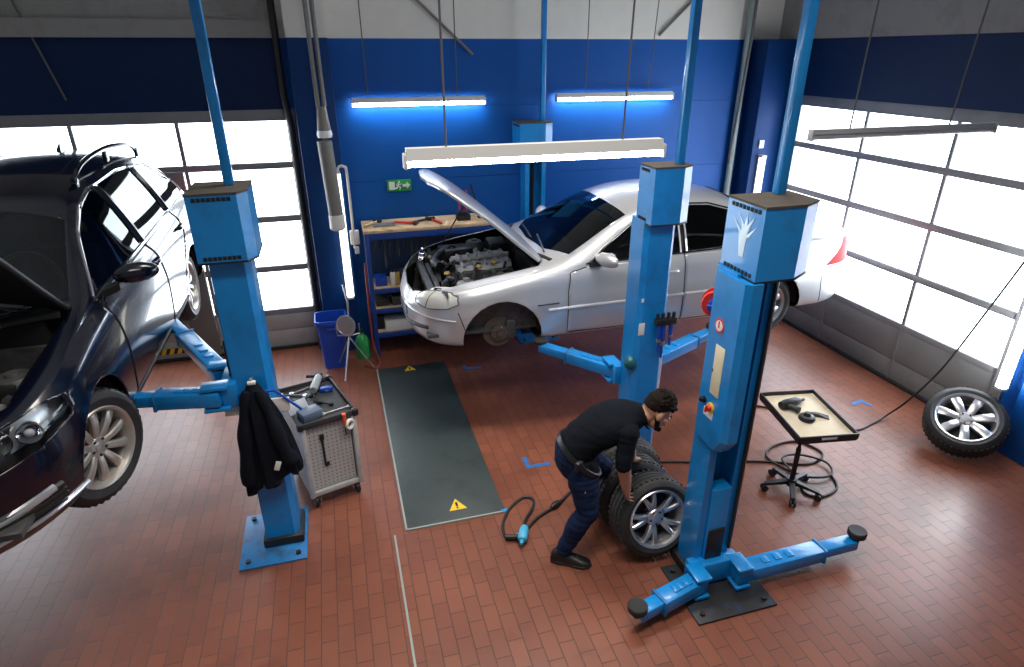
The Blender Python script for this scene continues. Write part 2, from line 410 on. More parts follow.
# ------------------------------------------------------------------ lamps
def batten(name, label, p0, p1, cables=(), lit='tube_on', group=None, kind='lamp', w=.07, flip=1, depth=.05):
    # ceiling-hung fluorescent batten lying along X
    x0, y, z = p0; x1 = p1[0]; xm = (x0 + x1) / 2; L = x1 - x0
    t = thing(name, label, kind, (xm, y, z), 0, group)
    g = G(); g.prism([(-w / 2, 0), (w / 2, 0), (w * .32, depth), (-w * .32, depth)], -L / 2, L / 2, RZ(0) @ Matrix(((0, 0, 1, 0), (1, 0, 0, 0), (0, 1, 0, 0), (0, 0, 0, 1))))
    g.obj('housing', 'lamp_body', t)
    for s in (-1, 1):
        g = G(); g.box((s * (L / 2 + .008), 0, -.005), (.016, w, .075), .004); g.obj('end_cap', 'lamp_body', t)
    g = G(); g.tube([(-L / 2, 0, -.018), (L / 2, 0, -.018)], .02, 12); g.obj('fluorescent_tube' if lit else 'tube', lit or 'lamp_body', t)
    for x, x2 in cables:
        g = G(); g.tube([(x - xm, 0, depth), (x2 - xm, 0, ZC - z)], .006, 6); g.obj('suspension_cable', 'cable', t)
    return t
batten('wall_lamp', 'lit fluorescent batten on the blue wall above the green exit sign', (.28, 7.24, 2.82), (1.73, 7.24, 2.82), [(.45, .43), (1.42, 1.42)], group='lit battens along the blue wall')
batten('wall_lamp', 'lit fluorescent batten on the blue wall right of the far lift post', (2.60, 7.24, 2.83), (4.08, 7.24, 2.83), [(2.95, 2.96), (3.75, 3.9)], group='lit battens along the blue wall')
batten('hanging_lamp', 'long lit lamp hanging across the raised bonnet of the silver car', (.37, 3.3, 2.80), (1.82, 3.3, 2.80), [(.58, .57), (1.58, 1.64)], w=.09, depth=.06)
batten('hanging_lamp', 'unlit white lamp hanging in front of the glazed right door', (3.12, 3.62, 2.80), (4.70, 3.62, 2.80), [(3.42, 3.46), (4.28, 4.45)], lit=None, w=.05, depth=.03)
def vert_batten(label, x, y, z0, z1, mt, face):
    t = thing('vertical_lamp', label, 'lamp', (x, y, z0)); fx, fy = face
    g = G(); g.box((0, 0, (z1 - z0) / 2), (.05, .05, z1 - z0), .006); g.obj('housing', 'lamp_body', t)
    g = G(); g.tube([(fx * .04, fy * .04, .03), (fx * .04, fy * .04, z1 - z0 - .03)], .042, 12); g.obj('diffuser', mt, t)
    for z in (.015, z1 - z0 - .015):
        g = G(); g.box((fx * .04, fy * .04, z), (.075, .075, .03), .006); g.obj('end_cap', 'lamp_body', t)
vert_batten('upright lit lamp on the blue pillar over the round tripod work light', .03, 7.05, .70, 2.16, 'tube_soft', (0, -1))
vert_batten('upright lit lamp in the far corner behind the tall blue lift posts', 5.30, 6.99, .66, 2.11, 'tube_soft', (0, -1))
vert_batten('upright lit lamp beside the right door above the leaning spare wheel', 5.46, 3.40, .60, 2.10, 'tube_on', (-1, 0))
g = G(); g.box((5.29, 7.005, 2.24), (.07, .03, .10), .008); tag(g.obj('wall_socket', 'white', None), 'small white socket on the corner pillar above the upright lamp', 'socket')
# hanging exhaust hose in two pieces in front of the left pillar
t = thing('exhaust_hose_drop', 'dusty grey hanging tube with white collar in front of blue pillar', 'hose', (-.04, 6.9, 2.52))
g = G(); g.tube([(0, 0, .06), (0, 0, .30)], [.07, .045], 14); g.tube([(-.03, 0, .3), (-.05, 0, 2.9)], .022, 8); g.tube([(.03, 0, .3), (.02, 0, 2.9)], .022, 8); g.obj('hose_tube', 'grey_tube', t)
g = G(); g.lathe([(0, 0), (.072, 0), (.078, .03), (.07, .07), (0, .07)], 20); g.obj('collar', 'white', t)
t = thing('tube_roll', 'thick grey cylinder with milky end cap hanging on the blue pillar', 'tube', (-.02, 6.86, 1.56))
g = G(); g.tube([(0, 0, .10), (-.03, 0, .93)], .075, 18); g.obj('tube_body', 'grey_tube', t)
g = G(); g.lathe([(0, 0), (.06, 0), (.082, .02), (.082, .16), (.075, .17), (0, .17)], 20); g.obj('end_cap', 'lamp_body', t)
g = G(); g.tube([(-.03, 0, .93), (-.045, .0, 1.0)], .012, 8); g.obj('hanger', 'cable', t)
t = thing('bracket_pipe', 'bent white tube bracket beside the upright lamp on pillar', 'bracket', (.09, 7.0, 0))
g = G(); g.tube(crom([(.05, 0, 1.3), (.05, 0, 2.1), (.03, 0, 2.2), (-.03, 0, 2.2), (-.05, 0, 2.12)], 5), .014, 8); g.obj('tube', 'lamp_body', t)
g = G(); g.box((.06, .02, 1.42), (.10, .06, .16), .01); g.box((.07, .0, 1.28), (.05, .05, .08), .006); g.obj('junction_box', 'white', t)
# exit sign
t = thing('exit_sign', 'green and white emergency exit sign on the blue wall', 'sign', (.72, YB, 1.91))
g = G(); g.box((0, -.012, 0), (.28, .02, .13), .004); g.obj('plate', 'green', t)
g = G()
g.box((-.085, -.024, .0), (.065, .004, .09)); g.obj('doorway_mark', 'white', t, flat=True)
g = G()
mt_ = Matrix.Translation((-.02, -.026, 0)) @ RX(pi / 2)
g.ell((.0, -.026, .042), (.012, .003, .012), 10)
g.tube([(-.005, -.026, .03), (-.012, -.026, -.005), (.012, -.026, -.022), (.0, -.026, -.05)], .007, 6)
g.tube([(-.012, -.026, -.005), (-.03, -.026, -.03), (-.05, -.026, -.03)], .007, 6)
g.tube([(-.03, -.026, .0), (-.02, -.026, .022), (.014, -.026, .01), (.025, -.026, .025)], .005, 6)
g.prism([(.04, -.015), (.085, -.015), (.085, -.04), (.125, 0), (.085, .04), (.085, .015), (.04, .015)], 0, .004, Matrix.Translation((0, -.023, 0)) @ RX(pi / 2))
g.obj('running_figure_and_arrow', 'white', t)
# metal cover in the floor, with its two yellow warning triangles
t = thing('pit_cover', 'long dark grey green cover plate lying in the brick floor', 'floor plate', (.615, 5.11, 0))
g = G(); g.box((0, 0, .006), (.77, 2.72, .012), .003); g.obj('plate', 'mat', t)
g = G(); g.box((0, -1.365, .007), (.775, .014, .014)); g.box((-.39, 0, .007), (.014, 2.73, .014)); g.obj('edge_strip', 'pipe', t, flat=True)
for x, y, s in ((.03, -1.20, 1), (-.03, 1.27, .9)):
    g = G(); g.prism([(-.07 * s, -.05 * s), (.075 * s, -.05 * s), (.0, .085 * s)], .0125, .0135, T(x, y, 0)); g.obj('warning_triangle', 'yellow', t, flat=True)
    g = G(); g.prism([(-.008, -.01), (.008, -.01), (.01, .04), (-.01, .04)], .0137, .0142, T(x, y, 0)); g.box((x, y - .025, .0139), (.016, .014, .0006)); g.obj('exclamation_mark', 'black', t, flat=True)
g = G(); g.box((.385, -1.355, .008), (.05, .03, .016), .002); g.obj('corner_clip', 'lift', t)
# blue corner marks on the floor
def mark(label, x, y, a, l1=.16, l2=.12, w=.04):
    g = G(); g.prism([(0, 0), (l1, 0), (l1, w), (w, w), (w, l2), (0, l2)], .0005, .003)
    o = g.obj('floor_marking', 'tape_blue', None, flat=True); o.location = (x, y, 0); o.rotation_euler = (0, 0, a)
    tag(o, label, 'floor marking', 'blue corner marks on the floor')
mark('blue corner mark on the bricks left of the bending mechanic', 1.33, 4.23, 0, .22, .17)
mark('blue corner mark on the bricks left of the leaning spare wheel', 5.02, 4.40, pi + .25, .17, .14)
mark('blue corner mark below the front wheel arch of the silver car', 1.18, 6.20, 0, .2, .12)
# blue waste bin
t = thing('waste_bin', 'tall blue plastic bin standing before the blue pillar', 'bin', (-.22, 6.78, 0))
g = G()
def rr(w, d, z, r=.05, n=4):
    o = []
    for cx, cy, a0 in ((w - r, d - r, 0), (-w + r, d - r, pi / 2), (-w + r, -d + r, pi), (w - r, -d + r, 1.5 * pi)):
        for k in range(n + 1): a = a0 + pi / 2 * k / n; o.append((cx + r * cos(a), cy + r * sin(a), z))
    return o
g.loft([rr(.125, .125, 0), rr(.155, .155, .55), rr(.175, .175, .55), rr(.175, .175, .60), rr(.16, .16, .60), rr(.15, .15, .5), rr(.12, .12, .02)])
g.obj('bin_body', 'blue_plastic', t)
g = G(); g.box((0, -.165, .50), (.12, .02, .03), .006); g.obj('grip', 'blue_plastic', t)
# tripod work light
t = thing('tripod_work_light', 'round silver work light on thin tripod legs beside blue bin', 'work light', (-.04, 6.5, 0))
g = G(); g.tube([(0, 0, .42), (.03, 0, .85), (.0, .1, 1.02)], .011, 8); g.obj('pole', 'steel', t)
for a in (.1, 2.3, 4.3):
    g = G(); g.tube([(0, 0, .44), (.24 * cos(a), .24 * sin(a), .012)], .009, 8); g.obj('leg', 'steel', t)
mm = T(0, -.03, .60) @ RZ(-.55) @ RX(radians(80))
g = G(); g.lathe([(0, -.05), (.05, -.05), (.085, -.02), (.115, .03), (.115, .045), (.10, .045), (.09, .02), (0, .015)], 28, mm); g.obj('lamp_head', 'alu', t)
g = G(); g.lathe([(0, .032), (.098, .032), (.098, .040), (0, .044)], 28, mm); g.obj('front_glass', 'steel', t)
g = G(); g.tube([(-.12, -.03, .6), (-.12, .03, .46), (0, .02, .44), (.12, .03, .46), (.12, -.03, .6)], .007, 6); g.obj('yoke', 'steel', t)
# ------------------------------------------------------------------ lift posts
W_, D_ = .25, .23
def arm(t, piv, pad, z, padh=.07, ext=.45, w=.125, h=.10, stub=None):
    a = node('swing_arm', t)
    p0 = V((*piv, z)); p1 = V((*pad, z)); d = (p1 - p0); L = d.length; d.normalize()
    ang = math.atan2(d.y, d.x); m = T(*p0) @ RZ(ang)
    mid = L * (1 - ext)
    g = G(); g.box(((mid) / 2 - .02, 0, 0), (mid + .04, w, h), .012, mtx=m)
    for k in range(3): g.box((mid * (.3 + .15 * k), 0, h / 2 + .004), (.05, w * .45, .008), .003, mtx=m)
    g.obj('arm_tube', 'lift', a)
    g = G(); g.box((mid + (L - mid) / 2 - .02, 0, .004), (L - mid + .02, w * .76, h * .76), .01, mtx=m); g.obj('arm_extension', 'lift', a)
    g = G(); g.box((mid, 0, 0), (.02, w + .012, h + .012), .004, mtx=m); g.obj('arm_collar', 'lift_worn', a)
    g = G(); g.cyl((0, 0, -h * .75), (0, 0, h * .8), .035, mtx=T(*p0)); g.obj('pivot_pin', 'steel_dark', a)
    g = G(); g.cyl((0, 0, 0), (0, 0, padh * .8), .028, mtx=T(*p1)); g.lathe([(0, padh * .6), (.045, padh * .6), (.062, padh * .8), (.064, padh + .02), (.058, padh + .028), (0, padh + .024)], 20, T(*p1)); g.obj('rubber_pad', 'rubber', a)
    return a
def lift(label, loc, rz, box, cz, arms, pole, plate, cham=(), cover=None, slots=True, group='blue lift posts'):
    t = thing('lift_post', label, 'car lift', (loc[0], loc[1], 0), rz, group)
    inv = (T(loc[0], loc[1], 0) @ RZ(rz)).inverted()
    def lo(x, y): q = inv @ V((x, y, 0)); return (q.x, q.y)
    w, d, th = W_ / 2, D_ / 2, .03
    c = .035
    poly = [(-w, -d), (-w, d - c), (-w + c, d), (w - c, d), (w, d - c), (w, -d), (w - .05, -d), (w - .05, -d + .02), (w - th, -d + .02), (w - th, d - c - .02), (w - c - .015, d - th), (-w + c + .015, d - th), (-w + th, d - c - .02), (-w + th, -d + .02), (-w + .05, -d + .02), (-w + .05, -d)]
    g = G(); g.prism(poly, .012, 2.21); g.obj('column', 'lift', t)
    g = G(); x0, x1, y0, y1 = plate
    g.box(((x0 + x1) / 2, (y0 + y1) / 2, .008), (x1 - x0, y1 - y0, .016), .004); g.obj('base_plate', 'lift_worn' if slots else 'steel_dark', t)
    for x in (x0 + .06, x1 - .06):
        for y in (y0 + .06, y1 - .06): g = G(); g.cyl((x, y, .014), (x, y, .034), .018, n=6); g.obj('anchor_bolt', 'steel_dark', t)
    g = G(); g.box((0, 0, .05), (W_ + .05, D_ + .05, .07), .01); g.obj('column_foot', 'steel_dark', t)
    g = G(); g.cyl((0, .02, .05), (0, .02, 2.2), .02, n=10); g.obj('screw_spindle', 'steel_dark', t)
    # drive box
    bx0, bx1, by0, by1 = box
    P = [(bx0, by0), (bx1, by0), (bx1, by1), (bx0, by1)]
    Q = []
    for i, q in enumerate(P):
        cs = {c[0]: c[1:] for c in cham}.get(i, 0)
        if cs:
            a = V(P[i - 1]) - V(q); b = V(P[(i + 1) % 4]) - V(q); a.normalize(); b.normalize()
            Q += [tuple(V(q) + a * cs[0]), tuple(V(q) + b * cs[1])]
        else: Q.append(q)
    g = G(); g.prism(Q, 2.20, 2.585); g.obj('drive_box', 'lift', t, ang=20)
    g = G(); cxm, cym = (bx0 + bx1) / 2, (by0 + by1) / 2
    g.prism([(cxm + (x - cxm) * 1.02, cym + (y - cym) * 1.02) for x, y in Q], 2.585, 2.597); g.obj('box_lid', 'dust_top', t)
    g = G(); g.prism([(cxm + (x - cxm) * 1.02, cym + (y - cym) * 1.02) for x, y in Q], 2.188, 2.20); g.obj('box_bottom_rim', 'steel_dark', t)
    if slots:
        for sx in ((bx0 - .001) if slots < 0 else (bx1 + .001),):
            n = 8
            for z in (2.222, 2.562):
              g = G()
              for k in range(n):
                y = by0 + .03 + (by1 - by0 - .06 - (.05 if slots > 0 else 0)) * (k + .5) / n
                g.box((sx, y, z), (.006, (by1 - by0 - .06) / n * .68, .022), .002)
              g.obj('vent_slots', 'slot', t)
    px, py = lo(*pole)
    g = G(); g.box((px, py, 2.597 + 1.5), (.055, .055, 3.0), .006); g.obj('cable_conduit', 'lift', t)
    # carriage
    g = G(); g.box((0, -d + .03, cz + .25), (W_ - .11, .10, .8), .01); g.box((0, -d - .03, cz), (.36, .10, .17), .012)
    for s in (-1, 1):
        g.box((s * .155, -d - .11, cz + .075), (.11, .16, .025), .006); g.box((s * .155, -d - .11, cz - .075), (.11, .16, .025), .006)
    g.obj('carriage', 'lift', t)
    g = G(); g.box((0, -d - .02, cz + .2), (.12, .02, .26), .004); g.obj('carriage_guard', 'steel_dark', t)
    for k, a in enumerate(arms):
        s = -1 if a.get('s', 1) < 0 else 1
        arm(t, (s * .155, -d - .115), lo(*a['pad']), cz, a.get('padh', .07), a.get('ext', .45))
    return t
# near left post, open side towards the dark estate car
LL = lift('blue lift post with dark work jacket hanging on it', (-.655, 3.975), -pi / 2, (-.175, .195, -.155, .165), 1.31,
          [dict(pad=(-1.42, 3.92), s=1, ext=.35), dict(pad=(-1.48, 5.35), s=-1, ext=.4)], (-.60, 4.02), (-.26, .32, -.30, .16), cham=((2, .05, .08),), slots=1)
# post beside the mechanic, its twin in front of the back wall
BL = lift('blue lift post standing behind the mechanic in front of silver car', (2.215, 4.0), pi, (-.19, .12, -.06, .17), .88,
          [dict(pad=(3.30, 4.66), s=-1, ext=.3, padh=.05), dict(pad=(1.62, 4.80), s=1, ext=.42, padh=.05)], (2.33, 3.93), (-.25, .25, -.40, .16), cham=((3, .085, .05),), slots=1)
FL = lift('far blue lift post close to back wall behind silver car', (2.26, 7.08), 0, (-.20, .20, -.16, .16), .88,
          [dict(pad=(1.75, 6.45), s=-1, ext=.3, padh=.05), dict(pad=(3.2, 6.45), s=1, ext=.3, padh=.05)], (2.37, 7.08), (-.25, .25, -.40, .16), cham=((1, .10, .06),), slots=-1)
RL = lift('tall blue lift post nearest right, with control panel and lowered arms', (2.163, 2.835), 0, (-.10, .28, -.225, .095), .115,
          [dict(pad=(1.50, 2.47), s=-1, ext=.36, padh=.06), dict(pad=(3.28, 2.62), s=1, ext=.32, padh=.08)], (2.335, 2.88), (-.27, .31, -.46, .04), cham=((1, .135, .078),), slots=-1)
for c in RL.children:
    if c.name.startswith('base_plate'): c.data.materials[0] = M['steel_dark']
# control cover on the near right post
g = G()
rings = []
for z, y0, y1, x0 in ((1.10, -.10, .10, -.135), (1.10, -.12, .10, -.15), (1.20, -.185, .105, -.155), (2.19, -.185, .105, -.155)):
    rings.append([(-.06, y0, z), (-.06, y1, z), (x0, y1, z), (x0, y0 + .03, z), (x0 + .03, y0, z)])
g.loft(rings); g.obj('control_cover', 'lift', RL, ang=25)
def rl_plate(name, mt, y0, y1, z0, z1, dx=.003, bev=.001):
    g = G(); g.box((-.155 - dx / 2, (y0 + y1) / 2, (z0 + z1) / 2), (dx, y1 - y0, z1 - z0), bev); return g.obj(name, mt, RL)
rl_plate('instruction_label', 'cream', -.075, .015, 1.45, 1.77)
g = G(); g.lathe([(0, 0), (.045, 0), (.045, .003), (0, .003)], 24, T(-.156, .01, 1.885) @ RY(-pi / 2)); o = g.obj('warning_sign', 'red', RL)
g = G(); g.lathe([(0, 0), (.032, 0), (.032, .002), (0, .002)], 24, T(-.1592, .01, 1.885) @ RY(-pi / 2)); g.box((-.1595, .01, 1.885), (.001, .006, .04)); g.obj('warning_sign_field', 'paper', RL)
g = G(); g.box((-.1615, .01, 1.885), (.001, .012, .03)); g.ell((-.1615, .01, 1.905), (.001, .008, .008), 8); g.obj('warning_symbol', 'red', RL)
g = G(); g.box((-.158, .012, 1.60), (.002, .01, .02)); g.obj('label_print', 'black', RL)
g = G(); g.lathe([(0, 0), (.02, 0), (.02, .02), (.012, .03), (0, .03)], 16, T(-.155, .055, 1.38) @ RY(-pi / 2)); g.obj('push_button', 'black_gloss', RL)
rl_plate('switch_label', 'paper', -.05, .045, 1.285, 1.34)
g = G(); g.lathe([(0, 0), (.034, 0), (.034, .01), (0, .01)], 20, T(-.155, -.02, 1.36) @ RY(-pi / 2)); g.obj('switch_plate', 'yellow', RL)
g = G(); g.lathe([(0, .01), (.022, .01), (.018, .03), (0, .03)], 16, T(-.155, -.02, 1.36) @ RY(-pi / 2)); g.box((-.19, -.02, 1.36), (.012, .012, .045), .003); g.obj('rotary_switch', 'red', RL)
# window reflection painted as pale leaf-shaped strokes on the drive box
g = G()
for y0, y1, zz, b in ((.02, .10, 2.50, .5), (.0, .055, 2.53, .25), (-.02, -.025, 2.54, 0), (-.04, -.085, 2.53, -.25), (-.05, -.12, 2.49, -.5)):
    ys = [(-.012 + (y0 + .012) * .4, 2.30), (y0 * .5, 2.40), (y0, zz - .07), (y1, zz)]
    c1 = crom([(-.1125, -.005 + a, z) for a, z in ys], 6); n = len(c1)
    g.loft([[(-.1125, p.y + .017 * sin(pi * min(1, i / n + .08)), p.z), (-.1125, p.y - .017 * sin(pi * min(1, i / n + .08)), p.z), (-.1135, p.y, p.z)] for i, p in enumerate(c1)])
g.obj('painted_reflection', 'reflection_strokes', RL)
g = G(); g.tube([(.118, -.132, 2.18), (.118, -.132, 1.2), (.118, -.132, .25)], .012, 8); g.obj('hydraulic_hose', 'hose', RL)
g = G(); g.tube([(.136, -.125, 2.18), (.136, -.125, 1.2), (.136, -.125, .3)], .007, 8); g.obj('steel_cable', 'steel', RL)
for c in RL.children:
    if c.name.split('.')[0] in ('control_cover', 'instruction_label', 'warning_sign', 'warning_sign_field', 'warning_symbol', 'label_print', 'push_button', 'switch_label', 'switch_plate', 'rotary_switch', 'painted_reflection'): c.location = (.01, -.06, 0)
# details on the post behind the mechanic (its back looks at the camera: local +Y is towards -Y of the hall)
def bl_plate(name, mt, x0, x1, z0, z1, dy=.003):
    g = G(); g.box((-( (x0 + x1) / 2 - 2.19), .115 + dy / 2, (z0 + z1) / 2), (x1 - x0, dy, z1 - z0), .001); return g.obj(name, mt, BL)
bl_plate('white_label', 'paper', 2.075, 2.125, 1.33, 1.43)
bl_plate('small_label', 'paper', 2.08, 2.10, 1.60, 1.63)
g = G(); g.ell((.135, .07, 1.08), (.055, .055, .06), 14); g.obj('end_knob', 'teal', BL)
# tool holder hung on that post with air fittings in it
t = thing('tool_holder', 'black magnetic tool rail with blue air fittings on lift post', 'tool holder', (2.29, 3.855, 1.42))
g = G(); g.box((0, -.025, .03), (.17, .05, .05), .006)
for k in range(4): g.cyl((-.07 + .045 * k, -.03, .05), (-.07 + .045 * k, -.03, .10), .014, n=8)
g.obj('rail', 'black', t)
for k, (x, L) in enumerate(((-.045, .22), (-.01, .27), (.05, .17))):
    g = G(); g.cyl((x, -.03, .01), (x, -.03, -L * .45), .016); g.cyl((x, -.03, -L * .45), (x, -.03, -L), .010); g.obj('air_fitting', 'blue_plastic', t)
    g = G(); g.cyl((x, -.03, -L * .5), (x, -.03, -L * .62), .018); g.obj('metal_ring', 'steel', t)
g = G(); g.tube(crom([(0, -.03, -.25), (.005, -.02, -.5), (-.02, -.015, -.75)], 5), .006, 6); g.obj('air_line', 'white', t)
# red reel clamped behind the near right post
t = thing('cable_reel', 'red reel with blue hub hanging behind the near right post', 'cable reel', (2.13, 3.01, 1.93))
m_ = RZ(radians(-35)) @ RX(pi / 2)
g = G(); g.lathe([(0, -.045), (.08, -.045), (.085, -.035), (.085, -.025), (.05, -.02), (.05, .02), (.085, .025), (.085, .035), (.08, .045), (0, .045)], 28, m_); g.obj('drum', 'red', t)
g = G(); g.lathe([(0, .04), (.045, .04), (.045, .075), (.03, .085), (0, .085)], 20, m_); g.obj('hub', 'blue_plastic', t)
g = G(); g.lathe([(0, .08), (.018, .08), (.018, .11), (0, .112)], 12, m_); g.box((.0, .0, .09), (.10, .025, .02), .005, mtx=m_); g.obj('crank', 'blue_plastic', t)
g = G(); g.box((.06, -.06, 0), (.10, .09, .04), .006); g.obj('bracket', 'steel_dark', t)
# ------------------------------------------------------------------ wheels (axis = local Z, outer face +Z)
def spoke_loft(g, ang, r0, r1, w0, w1, z0, z1, th, skew=0.0, mtx=None):
    rings = []
    for k in range(6):
        t = k / 5; r = r0 + (r1 - r0) * t; w = w0 + (w1 - w0) * t; z = z0 + (z1 - z0) * t + .012 * sin(pi * t); a = skew * t
        rings.append([(r, a - w / 2, z - th), (r, a - w / 2, z - .006), (r, a - w * .3, z), (r, a + w * .3, z), (r, a + w / 2, z - .006), (r, a + w / 2, z - th)])
    m = RZ(ang); g.loft(rings, mtx=(mtx @ m) if mtx is not None else m)
def wheel_parts(parent, style, R=.315, rim=.222, w=.205, mt='alu', disc=True):
    h = w / 2
    g = G()
    prof = [(rim - .012, -h + .02), (rim + .012, -h + .004), (R - .05, -h - .004), (R - .02, -h + .012), (R - .006, -h + .032)]
    for zc in (-.045, 0, .045): prof += [(R, zc - .012), (R - .008, zc - .009), (R - .008, zc - .003), (R, zc)]
    prof += [(R - .006, h - .032), (R - .02, h - .012), (R - .05, h + .004), (rim + .012, h - .004), (rim - .012, h - .02)]
    g.lathe(prof, 56); n = 44      # with its tread blocks
    for k in range(n):
        for zc, tw in ((-.072, .035), (.064, .035)):
            g.box((R - .0055, 0, zc), (.008, .018, tw), 0, mtx=RZ(2 * pi * k / n + (.07 if zc > 0 else 0)))
    g.obj('tyre', 'tyre', parent, ang=28)
    g = G()
    g.lathe([(rim - .004, -h + .012), (rim + .008, -h + .006), (rim - .006, -h + .02), (rim - .03, -h + .05), (rim - .034, 0), (rim - .026, h - .05), (rim - .016, h - .03), (rim + .004, h - .014), (rim + .010, h - .004), (rim + .004, h + .003), (rim - .008, h - .004), (rim - .016, h - .02), (rim - .024, h - .05), (rim - .03, 0), (rim - .026, -h + .05)], 48)
    zo = h - .025
    if style == 'ten':
        for k in range(10): spoke_loft(g, 2 * pi * k / 10, .045, rim - .012, .036, .054, zo - .012, zo - .006, .03)
    elif style == 'seven':
        for k in range(7): spoke_loft(g, 2 * pi * k / 7, .045, rim - .012, .058, .078, zo - .02, zo, .035)
    elif style == 'fork':
        for k in range(5):
            a = 2 * pi * k / 5 + .3
            spoke_loft(g, a, .045, rim - .012, .045, .026, zo - .02, zo, .032, .045); spoke_loft(g, a, .045, rim - .012, .045, .026, zo - .02, zo, .032, -.045)
    else:
        for k in range(6): spoke_loft(g, 2 * pi * k / 6 + .2, .045, rim - .012, .05, .07, zo - .02, zo, .035)
    g.lathe([(0, zo - .05), (.062, zo - .05), (.066, zo - .02), (.055, zo - .008), (0, zo - .006)], 24)
    g.mi = 1
    for k in range(5): g.cyl((.047 * cos(2 * pi * k / 5 + .6), .047 * sin(2 * pi * k / 5 + .6), zo - .012), (.047 * cos(2 * pi * k / 5 + .6), .047 * sin(2 * pi * k / 5 + .6), zo - .002), .008, n=6)
    rm = g.obj('rim', [mt, 'steel_dark'], parent, ang=30)
    g = G(); g.lathe([(0, zo - .008), (.028, zo - .008), (.028, zo - .001), (0, zo + .002)], 20); g.obj('centre_cap', 'alu', rm)
    if disc:
        g = G(); g.lathe([(0, -.03), (.15, -.03), (.15, -.005), (.08, -.005), (.08, .01), (0, .01)], 32); g.obj('brake_disc', 'rust', parent)
        g = G(); g.lathe([(0, -h + .04), (rim - .035, -h + .04), (rim - .035, -h + .05), (0, -h + .05)], 32); g.obj('brake_backplate', 'trim', parent)
    else:
        g = G(); g.lathe([(.05, -.02), (rim - .034, -h + .06), (rim - .034, -h + .055), (.05, -.03)], 32); g.obj('rim_barrel_back', 'steel_dark', rm)

